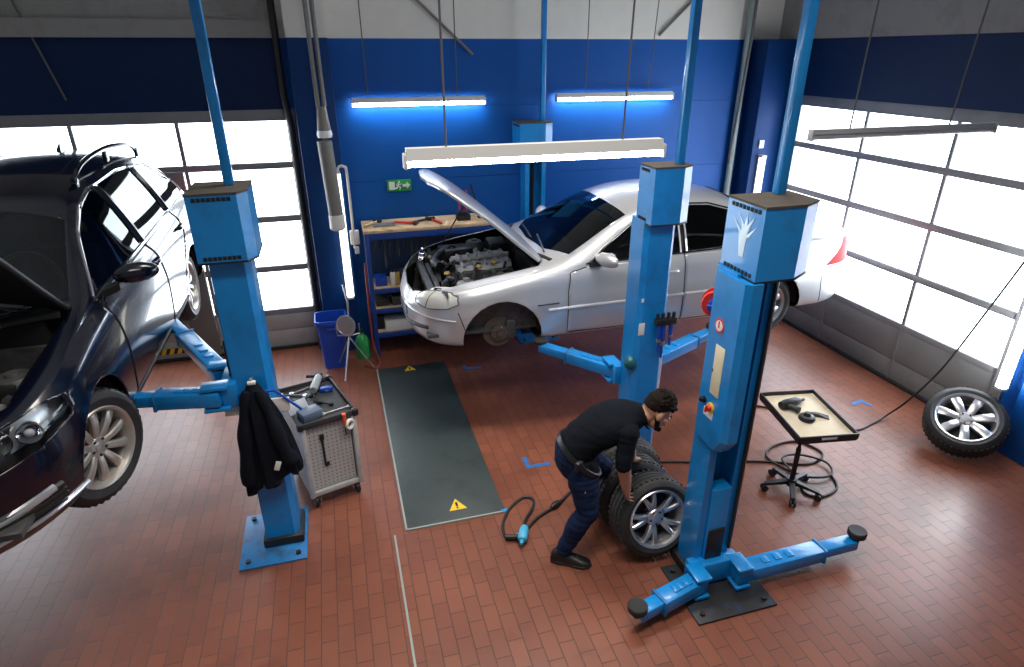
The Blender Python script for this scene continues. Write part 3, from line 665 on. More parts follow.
# ------------------------------------------------------------------ car body
class Shell:
    def __init__(s, spec):
        s.S = S = spec
        f = {k: pchip(S[k]) for k in ('zb', 'zt', 'zs', 'zr', 'ws', 'wr', 'w')}
        s.f = f; L = S['L']
        def plan(x):
            a = max(0, 1 - x / S['lf']); b = max(0, 1 - (L - x) / S['lr'])
            return (max(0, 1 - a ** S['nf'])) ** (1 / S['nf']) * (max(0, 1 - b ** S['nr'])) ** (1 / S['nr'])
        s.plan = plan
        xs = [0, .004, .012, .025, .045, .07, .10, .135, .17]
        x = .21
        while x < L - .2: xs.append(x); x += .042
        xs += [L - q for q in (.17, .135, .10, .07, .045, .025, .012, .004, 0)]
        bm = s.bm = bmesh.new(); s.seg = bm.faces.layers.int.new('seg'); s.lab = bm.faces.layers.int.new('lab')
        rows = []
        for x in xs: rows.append(s.section(x))
        segid = rows[0][1]
        for sg in (1, -1):
            R = [[bm.verts.new((x, sg * y, z)) for y, z in r[0]] for x, r in zip(xs, rows)]
            for a, b in zip(R, R[1:]):
                for i in range(len(a) - 1):
                    q = (a[i], b[i], b[i + 1], a[i + 1]) if sg < 0 else (a[i], a[i + 1], b[i + 1], b[i])
                    fc = bm.faces.new(q); fc[s.seg] = segid[i]
        bmesh.ops.remove_doubles(bm, verts=bm.verts, dist=2e-4)
        bmesh.ops.recalc_face_normals(bm, faces=bm.faces)
        s.names = {0: 'body'}
    def section(s, x):
        f = s.f; p = s.plan(x)
        w, ws, wr = f['w'](x) * p, f['ws'](x) * p, f['wr'](x) * p
        zb, zs, zr, zt = f['zb'](x), f['zs'](x), f['zr'](x), f['zt'](x)
        hh = zs - zb
        pts = []; sg = []
        for k in range(3): pts.append(((w - .16 * p) * k / 3, zb)); sg.append(0)
        ctrl = [(w - .16 * p, zb), (w - .04 * p, zb + min(.05, hh * .15)), (w * .985, zb + hh * .25), (w, zb + hh * .55), (w * .99, zb + hh * .72), (ws * .35 + w * .65, zb + hh * .9), (ws, zs)]
        c = crom([(a, b, 0) for a, b in ctrl], 4)
        for q in c[:-1]: pts.append((q.x, q.y)); sg.append(1)
        n = 9
        for k in range(n):
            t = k / n; pts.append((ws + (wr - ws) * t + .018 * p * sin(pi * t), zs + (zr - zs) * t)); sg.append(2)
        n = 14
        for k in range(n + 1):
            t = k / n; pts.append((wr * (1 - t), zr + (zt - zr) * (1 - (1 - t) ** s.S.get('crown', 2.3)))); sg.append(3)
        P = [list(q) for q in pts]
        for it in range(2):
            Q = [list(q) for q in P]
            for i in range(4, len(P) - 1):
                P[i] = [(Q[i - 1][k] + 2 * Q[i][k] + Q[i + 1][k]) / 4 for k in (0, 1)]
            P[-1][0] = 0
        return P, sg
    def cut(s, poly, ax, pred, label, delete=False):
        bm = s.bm; i, j = ax
        x0, x1 = min(q[0] for q in poly) - .03, max(q[0] for q in poly) + .03
        y0, y1 = min(q[1] for q in poly) - .03, max(q[1] for q in poly) + .03
        def near():
            o = []
            for fc in bm.faces:
                if not pred(fc): continue
                c = fc.calc_center_median()
                if any(x0 < v.co[i] < x1 for v in fc.verts) and any(y0 < v.co[j] < y1 for v in fc.verts): o.append(fc)
            return o
        for k in range(len(poly)):
            a, b = poly[k - 1], poly[k]
            no = [0, 0, 0]; no[i] = b[1] - a[1]; no[j] = -(b[0] - a[0]); co = [0, 0, 0]; co[i], co[j] = a
            if V(no).length < 1e-6: continue
            # only faces close to this edge
            ex0, ex1 = min(a[0], b[0]) - .05, max(a[0], b[0]) + .05; ey0, ey1 = min(a[1], b[1]) - .05, max(a[1], b[1]) + .05
            fs = []
            for fc in near():
                if any(ex0 < v.co[i] < ex1 and ey0 < v.co[j] < ey1 for v in fc.verts) or (ex0 - .1 < fc.calc_center_median()[i] < ex1 + .1 and ey0 - .1 < fc.calc_center_median()[j] < ey1 + .1): fs.append(fc)
            geom = list(fs) + list({e for fc in fs for e in fc.edges}) + list({v for fc in fs for v in fc.verts})
            bmesh.ops.bisect_plane(bm, geom=geom, plane_co=co, plane_no=no, dist=1e-5)
        hit = []
        for fc in bm.faces:
            if not pred(fc): continue
            c = fc.calc_center_median()
            if inpoly(c[i], c[j], poly): hit.append(fc)
        if delete: bmesh.ops.delete(bm, geom=hit, context='FACES')
        else:
            for fc in hit: fc[s.lab] = label
        return len(hit)
    def bvh(s):
        b = s.bm.copy(); bmesh.ops.triangulate(b, faces=b.faces); t = BVHTree.FromBMesh(b); b.free(); return t
    def extract(s, label, name, mats, parent, side=0, solid=0.0, ang=60, xf=None, slots=None):
        bm = bmesh.new(); mp = {}
        for fc in s.bm.faces:
            if fc[s.lab] != label: continue
            c = fc.calc_center_median()
            if side and c.y * side < 0: continue
            vs = []
            for v in fc.verts:
                if v not in mp: mp[v] = bm.verts.new(v.co)
                vs.append(mp[v])
            try: bm.faces.new(vs)
            except ValueError: pass
        bm.normal_update()
        if xf is not None: bmesh.ops.transform(bm, matrix=xf, verts=bm.verts)
        me = bpy.data.meshes.new(name); bm.to_mesh(me); bm.free()
        o = link(name, me, mats, parent, ang)
        if solid:
            md = o.modifiers.new('thickness', 'SOLIDIFY'); md.thickness = solid; md.offset = -1
            if len(o.data.materials) > 1: md.material_offset = 1; md.material_offset_rim = 1
        return o
def side_pred(s, segs=(1, 2)): return lambda fc: fc[s.seg] in segs and abs(fc.normal.y) > .12
def side_line(g, tree, pts, side, r, n=6, k=6, lift=0.0):
    # a bead that follows the body side along (x, z) points
    out = []
    P = [V((a, 0, b)) for a, b in pts]; Q = []
    for a, b in zip(P, P[1:]):
        m = max(2, int((b - a).length / .03))
        for t in range(m): Q.append(a.lerp(b, t / m))
    Q.append(P[-1])
    for q in Q:
        h = tree.ray_cast(V((q.x, side * 1.5, q.z)), V((0, -side, 0)))
        if h[0] is not None: out.append(h[0] + h[1] * lift)
    if len(out) > 1: g.tube(out, r, n)
def top_line(g, tree, pts, r, n=6, lift=0.0):
    out = []; P = [V((a, b, 0)) for a, b in pts]; Q = []
    for a, b in zip(P, P[1:]):
        m = max(2, int((b - a).length / .03))
        for t in range(m): Q.append(a.lerp(b, t / m))
    Q.append(P[-1])
    for q in Q:
        h = tree.ray_cast(V((q.x, q.y, 3)), V((0, 0, -1)))
        if h[0] is not None: out.append(h[0] + h[1] * lift)
    if len(out) > 1: g.tube(out, r, n)
def front_line(g, tree, pts, r, n=6, x0=-1, d=1, lift=0.0):
    out = []; P = [V((0, a, b)) for a, b in pts]; Q = []
    for a, b in zip(P, P[1:]):
        m = max(2, int((b - a).length / .025))
        for t in range(m): Q.append(a.lerp(b, t / m))
    Q.append(P[-1])
    for q in Q:
        h = tree.ray_cast(V((x0, q.y, q.z)), V((d, 0, 0)))
        if h[0] is not None: out.append(h[0] + h[1] * lift)
    if len(out) > 1: g.tube(out, r, n)
def circ(cx, cz, r, n=26, lo=None):
    P = [(cx + r * cos(2 * pi * k / n), cz + r * sin(2 * pi * k / n)) for k in range(n)]
    return P
def seat(parent, x, y, z):
    t = node('seat', parent, (x, y, z))
    g = G(); g.box((0, 0, .08), (.5, .48, .17), .05); g.obj('cushion', 'cabin', t)
    g = G(); g.box((.27, 0, .38), (.13, .48, .60), .05, rot=Matrix.Rotation(.22, 3, 'Y')); g.obj('backrest', 'cabin', t)
    g = G(); g.box((.36, 0, .76), (.09, .26, .17), .04, rot=Matrix.Rotation(.15, 3, 'Y')); g.obj('headrest', 'cabin', t)
def interior(parent, S, L):
    z = S['belt']; c = S['cowl']
    g = G(); g.box((c + 1.6, 0, .40), (2.6, 1.36, .04), .01); g.obj('cabin_floor', 'cabin', parent)
    g = G(); g.loft([[(c + .1, y, z - .35), (c + .1, y, z - .02), (c + .35, y, z + .01), (c + .55, y, z - .06), (c + .6, y, z - .3)] for y in (-.62, -.3, .3, .62)]); g.obj('dashboard', 'cabin', parent)
    for y in (-.36, .36): seat(parent, c + .95, y, .42)
    t = node('rear_bench', parent, (c + 1.9, 0, .45))
    g = G(); g.box((0, 0, .08), (.5, 1.25, .18), .05); g.box((.28, 0, .38), (.14, 1.25, .58), .05, rot=Matrix.Rotation(.25, 3, 'Y')); g.obj('bench', 'cabin', t)
    for y in (-.38, .38):
        g = G(); g.box((.38, y, .74), (.08, .24, .15), .03); g.obj('headrest', 'cabin', t)
    g = G(); g.tube([(.19 * cos(a) * .4 + 0, .19 * sin(a), .19 * cos(a)) for a in [2 * pi * k / 24 for k in range(24)]], .014, 8, closed=True, mtx=T(c + .66, -.36 if S.get('lhd', 1) > 0 else .36, z + .02) )
    g.cyl((c + .5, -.36, z - .06), (c + .66, -.36, z + .02), .03); g.obj('steering_wheel', 'black', parent)

def wheel_well(parent, x, z, R, y0, y1):
    g = G(); n = 20
    for s in (1,):
        rings = [[(x + r * cos(pi * k / n), y, z + r * sin(pi * k / n)) for k in range(n + 1)] for r, y in ((R, y0), (R, y1))]
        g.loft(rings, closed=False)
        g.loft([[(x + R * cos(pi * k / n), y1, z + R * sin(pi * k / n)) for k in range(n + 1)], [(x + R * .2 * cos(pi * k / n), y1, z + .02) for k in range(n + 1)]], closed=False)
    return g.obj('wheel_housing', 'trim', parent)

def engine_bay(root, S, x0, x1, hw, ztop):
    t = node('engine_bay', root)
    g = G(); zb = S['baybot']
    g.box(((x0 + x1) / 2, 0, zb), (x1 - x0, hw * 2, .03)); 
    g.box((x1 + .0, 0, (zb + ztop) / 2 - .03), (.03, hw * 2, ztop - zb - .06))
    for s in (-1, 1):
        g.loft([[(x0 + .02, s * (hw * .82), zb), (x1, s * hw, zb), (x1, s * (hw + .01), ztop - .07), (x0 + .1, s * hw * .9, ztop - .20)], [(x0 + .02, s * (hw * .82 - .02), zb), (x1, s * (hw - .02), zb), (x1, s * (hw - .01), ztop - .07), (x0 + .1, s * (hw * .9 - .02), ztop - .20)]])
    g.obj('bay_tub', 'engine', t, flat=True)
    cx = (x0 + x1) / 2; zt = ztop
    rnd = random.Random(S.get('seed', S['L']))
    g = G(); g.box((cx + .12, 0, zt - .22), (.52, .46, .22), .03); g.box((cx + .12, 0, zt - .40), (.6, .56, .3), .03); g.obj('engine_block', 'engine', t)
    for y in (-.13, .13):
        g = G(); g.loft([[(cx - .16, y - .08, zt - .13), (cx - .16, y + .08, zt - .13), (cx - .16, y + .06, zt - .08), (cx - .16, y - .06, zt - .08)], [(cx + .36, y - .08, zt - .10), (cx + .36, y + .08, zt - .10), (cx + .36, y + .06, zt - .05), (cx + .36, y - .06, zt - .05)]])
        for k in range(5): g.box((cx - .1 + .11 * k, y, zt - .075 + .006 * k), (.03, .13, .03), .006)
        g.obj('cylinder_cover', 'engine_light', t)
    g = G()
    for k in range(6): g.tube(crom([(cx - .1 + .08 * k, -.03, zt - .09), (cx - .1 + .08 * k, .0, zt - .03), (cx - .1 + .08 * k, .03, zt - .09)], 4), .018, 8)
    g.tube([(cx - .2, 0, zt - .07), (cx + .38, 0, zt - .05)], .035, 10); g.obj('intake_manifold', 'engine_light', t)
    g = G(); g.box((x0 + .10, 0, zt - .24), (.06, hw * 1.5, .10), .015); g.box((x0 + .17, 0, zt - .36), (.05, hw * 1.3, .30), .01); g.obj('radiator', 'engine', t)
    g = G()
    for y in (-.22, .22): g.lathe([(.15, -.02), (.17, -.02), (.17, .03), (.15, .03)], 24, T(x0 + .23, y, zt - .36) @ RY(pi / 2), closed=True)
    g.obj('fan_shroud', 'black', t)
    for s in (-1, 1):
        g = G(); g.lathe([(0, 0), (.075, 0), (.095, -.03), (.12, -.14), (0, -.14)], 20, T(x1 - .38, s * (hw - .12), zt - .05)); g.lathe([(0, .02), (.03, .02), (.035, 0), (0, 0)], 12, T(x1 - .38, s * (hw - .12), zt - .05)); g.obj('strut_tower', 'engine', t)
    g = G(); g.box((cx - .05, hw - .17, zt - .17), (.36, .24, .18), .03); g.tube(crom([(cx - .15, hw - .17, zt - .1), (cx - .32, .25, zt - .12), (x0 + .25, .1, zt - .14)], 5), .04, 10); g.obj('air_filter_box', 'black', t)
    g = G(); g.box((x1 - .16, hw - .22, zt - .13), (.19, .26, .18), .01); g.obj('battery', 'black', t)
    g = G(); g.box((x1 - .16, hw - .22, zt - .035), (.17, .24, .012), .004); g.obj('battery_lid', 'engine', t)
    g = G(); g.box((cx - .15, -hw + .15, zt - .16), (.16, .14, .14), .03); g.cyl((cx - .15, -hw + .15, zt - .1), (cx - .15, -hw + .15, zt - .06), .03); g.obj('coolant_tank', 'engine_light', t)
    g = G(); g.box((cx + .12, -hw + .16, zt - .12), (.2, .16, .12), .02); g.obj('fuse_box', 'black', t)
    for q in ((cx - .28, -.30, zt - .10), (cx + .02, -.30, zt - .06), (cx + .18, -.24, zt - .05)):
        g = G(); g.lathe([(0, 0), (.026, 0), (.03, .015), (.02, .03), (0, .03)], 12, T(*q)); g.obj('filler_cap', 'brass', t)
    g = G()
    for k in range(16):
        y0 = rnd.uniform(-hw + .1, hw - .1); y1 = y0 + rnd.uniform(-.35, .35); xx = rnd.uniform(x0 + .16, x1 - .25); x2 = xx + rnd.uniform(-.2, .3)
        y1 = max(-hw + .08, min(hw - .08, y1)); x2 = max(x0 + .14, min(x1 - .08, x2))
        g.tube(crom([(xx, y0, zt - .2), ((xx + x2) / 2, (y0 + y1) / 2, zt - rnd.uniform(.05, .11)), (x2, y1, zt - .2)], 5), rnd.choice((.009, .013, .018)), 6)
    g.obj('engine_hoses', 'hose', t)
    g = G()
    for k in range(26):
        q = (rnd.uniform(x0 + .15, x1 - .1), rnd.uniform(-hw + .12, hw - .12), zt - rnd.uniform(.14, .24)); d = [rnd.uniform(.03, .10) for _ in range(3)]
        g.box(q, d, .008, rot=rnd.uniform(0, 1.5))
    g.obj('engine_ancillaries', 'engine', t)
    g = G()
    for k in range(12):
        q = (rnd.uniform(x0 + .15, x1 - .1), rnd.uniform(-hw + .12, hw - .12), zt - rnd.uniform(.10, .2)); g.cyl(q, (q[0] + rnd.uniform(-.05, .05), q[1] + rnd.uniform(-.05, .05), q[2] + .04), rnd.uniform(.012, .03), n=10)
    g.obj('engine_fittings', 'engine_light', t)
    return t

def mirror(root, tree, x, z, side, y, mt):
    t = node('wing_mirror', root)
    g = G(); g.loft([[(x, side * (y - .03), z - .05), (x + .12, side * (y - .03), z - .05), (x + .12, side * (y - .03), z), (x, side * (y - .03), z)], [(x + .02, side * (y + .07), z - .01), (x + .10, side * (y + .07), z - .01), (x + .1, side * (y + .07), z + .03), (x + .02, side * (y + .07), z + .03)]]); g.obj('mirror_foot', 'trim', t)
    g = G(); c = V((x + .12, side * (y + .15), z + .065)); g.ell(c, (.062, .135, .062), 18, rot=Matrix.Rotation(side * -.45, 3, 'Z')); 
    for v in g.bm.verts:
        if v.co.x > c.x + .045: v.co.x = c.x + .045
    g.obj('mirror_shell', mt, t)
    g = G(); g.ell((c.x + .044, c.y, c.z), (.004, .105, .058), 16); g.obj('mirror_glass', 'chrome', t)
    return t
def handle(parent, tree, x, z, side, mt):
    h = tree.ray_cast(V((x, side * 1.5, z)), V((0, -side, 0)))
    if h[0] is None: return
    y = h[0].y
    g = G(); g.tube(crom([(x - .09, y - side * .005, z), (x - .07, y + side * .03, z + .002), (x, y + side * .036, z + .004), (x + .07, y + side * .03, z + .002), (x + .09, y - side * .005, z)], 4), .014, 8); g.obj('door_handle', mt, parent)
# ------------------------------------------------------------------ silver saloon on the lift, bonnet raised
SIL = dict(L=4.63, seed=4.53, lf=.75, nf=2.5, lr=.62, nr=2.6, belt=.93, cowl=1.2, baybot=.34, crown=2.3,
    zb=[(0, .40), (.06, .27), (.3, .21), (.8, .22), (4.0, .24), (4.50, .30), (4.63, .42)],
    zt=[(0, .50), (.03, .58), (.10, .68), (.2, .745), (.5, .83), (1.10, .94), (1.2, .965), (1.32, 1.01), (1.95, 1.335), (2.2, 1.405), (2.5, 1.426), (2.8, 1.42), (3.1, 1.375), (3.35, 1.30), (3.72, 1.125), (3.82, 1.09), (3.95, 1.075), (4.46, 1.04), (4.55, 1.0), (4.59, .88), (4.63, .6)],
    zs=[(0, .48), (.03, .55), (.10, .63), (.25, .70), (.5, .76), (1.2, .865), (1.6, .895), (2.5, .93), (3.5, .955), (4.30, .965), (4.50, .94), (4.57, .84), (4.63, .56)],
    zr=[(0, .49), (.03, .565), (.10, .66), (.2, .72), (.5, .80), (1.15, .905), (1.35, .945), (1.5, 1.0), (2.05, 1.27), (2.35, 1.355), (2.6, 1.375), (2.95, 1.355), (3.2, 1.285), (3.6, 1.10), (3.8, 1.02), (4.0, 1.0), (4.46, .985), (4.55, .94), (4.59, .84), (4.63, .58)],
    w=[(0, .864), (4.63, .864)], ws=[(0, .82), (.6, .81), (1.4, .815), (4.0, .815), (4.63, .78)],
    wr=[(0, .72), (.3, .70), (1.2, .72), (1.5, .725), (2.1, .60), (2.5, .56), (2.95, .56), (3.3, .60), (3.75, .70), (4.63, .68)])
PAS = dict(L=4.77, lf=.85, nf=2.3, lr=.5, nr=2.8, belt=.98, cowl=1.12, hinge=1.30, baybot=.36, crown=2.4,
    zb=[(0, .36), (.06, .25), (.3, .20), (.9, .22), (4.2, .25), (4.6, .34), (4.77, .46)],
    zt=[(0, .52), (.03, .62), (.10, .72), (.2, .785), (.6, .885), (1.0, .97), (1.12, 1.0), (1.24, 1.05), (1.95, 1.41), (2.2, 1.51), (2.6, 1.57), (3.2, 1.58), (3.9, 1.54), (4.3, 1.44), (4.42, 1.35), (4.62, 1.05), (4.70, .92), (4.77, .6)],
    zs=[(0, .50), (.03, .58), (.10, .66), (.25, .735), (.6, .82), (1.2, .925), (1.6, .955), (2.6, .985), (3.6, 1.01), (4.4, 1.03), (4.6, .99), (4.70, .86), (4.77, .58)],
    zr=[(0, .51), (.03, .60), (.10, .69), (.2, .755), (.6, .855), (1.08, .945), (1.25, .98), (1.40, 1.03), (2.0, 1.33), (2.3, 1.455), (2.7, 1.51), (3.4, 1.51), (4.0, 1.455), (4.28, 1.35), (4.42, 1.27), (4.62, 1.02), (4.70, .89), (4.77, .59)],
    w=[(0, .91), (4.77, .91)], ws=[(0, .86), (.6, .83), (1.4, .80), (4.3, .80), (4.77, .78)],
    wr=[(0, .76), (.3, .74), (1.1, .74), (1.4, .73), (2.05, .59), (2.5, .56), (3.4, .55), (4.1, .565), (4.4, .60), (4.62, .72), (4.77, .7)])

def build_car(root, S, paint, wheels, windows, doors, hood, screen, rear, head, tail, hood_ang, extra):
    s = Shell(S); bm = s.bm; sp = side_pred(s); L = S['L']
    tree0 = s.bvh()
    names = []
    lab = 1
    parts = []
    for x, z, R in wheels:
        s.cut(circ(x, z, R), (0, 2), lambda fc: fc[s.seg] in (0, 1) and abs(fc.calc_center_median().y) > .52, 0, delete=True)
    for nm, poly in windows: s.cut(poly, (0, 2), sp, lab); parts.append((lab, 'side_window', 'glass', 0)); lab += 1
    dl = []
    for nm, poly in doors: s.cut(poly, (0, 2), lambda fc: fc[s.seg] in (1, 2) and abs(fc.normal.y) > .12 and fc[s.lab] == 0, lab); dl.append((lab, nm)); lab += 1
    s.cut(screen, (0, 1), lambda fc: fc[s.seg] == 3, lab); parts.append((lab, 'windscreen', 'glass', 0)); lab += 1
    s.cut(rear, (0, 1), lambda fc: fc[s.seg] == 3, lab); parts.append((lab, 'rear_window', 'glass', 0)); lab += 1
    hl = lab; s.cut(hood, (0, 1), lambda fc: fc[s.seg] in (2, 3) and fc.normal.z > .2, lab); lab += 1
    for sg in (1, -1):
        P = [(sg * a, b) for a, b in head]
        s.cut(P, (1, 2), lambda fc: fc.calc_center_median().x < .62 and fc.normal.x < .3 and fc[s.lab] in (0, hl), lab); parts.append((lab, 'headlight', extra.get('lens', 'clear'), 0)); lab += 1
    for sg in (1, -1):
        ps = tail[0][0] > 2                                             # given in side view
        P = tail if ps else [(sg * a, b) for a, b in tail]
        s.cut(P, (0, 2) if ps else (1, 2), lambda fc: fc.calc_center_median().x > L - .62 and fc.normal.x > -.3 and fc.calc_center_median().y * sg > .3 and fc[s.lab] == 0, lab); parts.append((lab, 'tail_light', 'lens_red', 0)); lab += 1
    body = s.extract(0, 'body', [paint, 'cabin'], root, solid=.012)
    out = {'body': body}
    for lb, nm in dl:
        for sd in (-1, 1):
            o = s.extract(lb, nm, [paint, 'cabin'], root, sd, solid=.012); out.setdefault(nm, {})[sd] = o
    for lb, nm, mt, sd in parts:
        if nm == 'side_window':
            for sd in (-1, 1): s.extract(lb, nm, mt, root, sd)
        else:
            o = s.extract(lb, nm, mt, root)
            if nm == 'headlight':
                c = sum((v.co for v in o.data.vertices), V()) / max(1, len(o.data.vertices)); sg = 1 if c.y > 0 else -1
                b2 = bmesh.new(); b2.from_mesh(o.data)
                for v in b2.verts: v.co += V((.10, -sg * .06, .0))
                me = bpy.data.meshes.new('reflector'); b2.to_mesh(me); b2.free(); link('reflector', me, extra.get('refl', 'alu'), o)
                for dy, dx, rr_ in extra['bowls']:
                    g = G(); m_ = T(c.x + .04 + dx, c.y + sg * dy, c.z) @ RZ(-sg * .35) @ RY(-pi / 2)
                    g.lathe([(0, -.04), (rr_ * .4, -.035), (rr_, .015), (rr_ * 1.08, .015), (rr_ * .9, -.03)], 20, m_); g.obj('lamp_bowl', 'chrome', o)
                    g = G(); g.ell((0, 0, 0), (rr_ * .45, rr_ * .45, .02), 12, mtx=m_); g.obj('lamp_projector', 'lens_white', o)
    # bonnet swung up about its rear edge
    hx, hz = S.get('hinge', S['cowl']) + .02, s.f['zr'](S.get('hinge', S['cowl'])) + .01
    X = T(hx, 0, hz) @ RY(hood_ang) @ T(-hx, 0, -hz)
    hood_o = s.extract(hl, 'bonnet', [paint, extra.get('hood_in', 'trim')], root, solid=.03, xf=X); out['bonnet'] = hood_o
    out['hoodX'] = X; out['shell'] = s; out['tree'] = tree0
    engine_bay(root, S, .14, S['cowl'] + .02, S['bayw'], s.f['zr'](.9))
    interior(root, S, L)
    return out

def gaps(root, tree, loops, sides=(-1, 1), r=.0045, name='panel_gap', mt='gasket'):
    for lp in loops:
        for sd in sides:
            g = G(); side_line(g, tree, lp, sd, r, 5); g.obj(name, mt, root)

# silver saloon
SIL['bayw'] = .70
sil = thing('saloon_car', 'silver saloon car raised on the lift with its bonnet open', 'car', (.505, 5.68, .68), radians(-.6))
SW = [('a', [(1.60, .93), (1.72, 1.025), (2.06, 1.215), (2.30, 1.305), (2.50, 1.335), (2.48, .955)]),
      ('b', [(2.56, .96), (2.57, 1.338), (2.85, 1.325), (3.08, 1.265), (3.22, 1.19), (3.22, .985)]),
      ('c', [(3.26, .99), (3.26, 1.165), (3.40, 1.08), (3.46, 1.02), (3.44, .995)])]
SD = [('front_door', [(1.40, .30), (1.385, .70), (1.41, .865), (1.56, .90), (2.52, .935), (2.54, .30)]),
      ('rear_door', [(2.54, .30), (2.52, .935), (3.50, .965), (3.44, .80), (3.22, .66), (3.06, .45), (3.02, .30)])]
HD = [(.055, 0), (.075, -.30), (.16, -.52), (.34, -.65), (.52, -.675), (1.16, -.69), (1.21, -.60), (1.13, -.3), (1.10, 0), (1.13, .3), (1.21, .60), (1.16, .69), (.52, .675), (.34, .65), (.16, .52), (.075, .30)]
SCR = [(1.24, 0), (1.28, -.4), (1.44, -.68), (2.02, -.56), (1.98, -.3), (1.96, 0), (1.98, .3), (2.02, .56), (1.44, .68), (1.28, .4)]
REA = [(3.22, 0), (3.20, -.5), (3.62, -.60), (3.74, -.3), (3.76, 0), (3.74, .3), (3.62, .60), (3.20, .5)]
so = build_car(sil, SIL, 'silver', [(.79, .31, .355), (3.505, .31, .355)], SW, SD, HD, SCR, REA,
    [(.46, .60), (.44, .66), (.50, .71), (.60, .735), (.72, .745), (.78, .72), (.80, .66), (.76, .61), (.62, .58)],
    [(4.07, .705), (4.20, .82), (4.30, .955), (4.66, .955), (4.66, .73)], radians(50), dict(lens='lens_cream', bowls=[(-.05, 0.02, .065), (.08, .06, .075)], refl='lens_white', hood_in='silver'))
tr = so['tree']
for sd_ in (-1, 1): gaps(sil, tr, [[(1.39, .30), (1.385, .70), (1.41, .865), (1.56, .90)], [(2.535, .30), (2.52, .945)], [(3.50, .965), (3.44, .80), (3.22, .66), (3.06, .45), (3.02, .30)], [(1.40, .30), (3.02, .30)],
               [(.40, .585), (.46, .40)], [(4.05, .60), (4.10, .32)]], (sd_,))
for sd in (-1, 1):
    for ln in ([(1.20, .545), (2.53, .565)], [(2.545, .565), (3.07, .575)]):
        g = G(); side_line(g, tr, ln, sd, .016, 8); g.obj('side_moulding', 'silver', sil)
for sd in (-1, 1):
    g = G()
    side_line(g, tr, [(1.56, .925), (2.5, .95), (3.46, .985)], sd, .008, 6); side_line(g, tr, [(1.58, .93), (1.72, 1.035), (2.06, 1.23), (2.30, 1.32), (2.55, 1.352), (2.85, 1.338), (3.1, 1.275), (3.4, 1.10), (3.48, 1.0)], sd, .008, 6)
    side_line(g, tr, [(2.52, .955), (2.535, 1.34)], sd, .022, 6); side_line(g, tr, [(3.24, .985), (3.24, 1.185)], sd, .012, 6)
    g.obj('window_trim', 'black_gloss', sil)
for sd in (-1, 1): g = G(); side_line(g, tr, [(1.10, .60), (1.30, .605)], sd, .007, 6); g.obj('fender_badge', 'steel_dark', sil)
for nm, x, z in (('front_door', 2.36, .80), ('rear_door', 3.24, .82)):
    for sd in (-1, 1): handle(so[nm][sd], tr, x, z, sd, 'silver')
for sd in (-1, 1): mirror(sil, tr, 1.58, .925, sd, .80, 'silver')
for sd in (-1, 1):
    wheel_well(sil, .79, .31, .352, sd * .80, sd * .50); wheel_well(sil, 3.505, .31, .352, sd * .80, sd * .50)
w = node('wheel', sil, (3.505, -.70, .31), (pi / 2, .4, 0)); wheel_parts(w, 'seven', .312, .212, .20)
w = node('wheel', sil, (3.505, .70, .31), (-pi / 2, 0, 0)); wheel_parts(w, 'seven', .312, .212, .20)
# bare front hubs, wheels taken off
for sd in (-1, 1):
    h = node('front_hub', sil, (.79, sd * .68, .31), (-sd * pi / 2, 0, 0))
    g = G(); g.lathe([(0, -.04), (.145, -.04), (.147, -.03), (.147, -.01), (.08, -.008), (.078, .03), (.035, .035), (.03, .06), (0, .06)], 32); g.obj('brake_disc', 'rust', h)
    g = G(); g.box((.11, .02, -.02), (.10, .19, .10), .025); g.obj('brake_caliper', 'engine', h)
    g = G()
    for k in range(5): g.cyl((.055 * cos(k * 1.257), .055 * sin(k * 1.257), .02), (.055 * cos(k * 1.257), .055 * sin(k * 1.257), .045), .008, n=6)
    g.obj('hub_bolts', 'steel', h)
    g = G(); g.tube([(0, sd * .02, -.05), (.02, -sd * .32, -.10)], .04, 12); g.tube([(0.02, -sd * .30, -.1), (.02, -sd * .10, -.1)], [.065, .065], 14); g.tube([(0, .05, -.05), (.05, .1, -.3)], .025, 8); g.obj('suspension_strut', 'engine', h)
# grille band, lower bumper intake, number plate holder
g = G(); front_line(g, tr, [(-.62, .40), (-.3, .36), (0, .355), (.3, .36), (.62, .40)], .018, 8); g.obj('bumper_intake', 'trim', sil)
g = G(); front_line(g, tr, [(-.80, .50), (-.5, .505), (0, .51), (.5, .505), (.80, .50)], .010, 8); g.obj('bumper_strip', 'silver', sil)
for sg in (1, -1):
    g = G(); front_line(g, tr, [(sg * a, b) for a, b in [(.46, .60), (.44, .66), (.50, .71), (.60, .735), (.72, .745), (.78, .72), (.80, .66), (.76, .61), (.62, .58), (.46, .60)]], .005, 6); front_line(g, tr, [(sg * .60, .585), (sg * .61, .66), (sg * .60, .735)], .004, 6); g.obj('headlight_seal', 'engine', sil)
g = G(); g.box((.02, 0, .46), (.02, .52, .11), .004); g.obj('plate_holder', 'black', sil)
g = G(); g.tube([(.50, .60, .80), (.82, .60, 1.30)], .007, 6); g.obj('bonnet_strut', 'steel_dark', sil)
g = G()
top_line(g, tr, [(1.27, -.50), (1.33, -.1)], .008, 6, .012); top_line(g, tr, [(1.27, -.1), (1.33, .45)], .008, 6, .012); g.obj('wiper', 'black', sil)
g = G(); top_line(g, tr, [(1.13, 0), (1.17, -.4), (1.28, -.66)], .02, 6); top_line(g, tr, [(1.13, 0), (1.17, .4), (1.28, .66)], .02, 6); g.obj('cowl_panel', 'trim', sil)

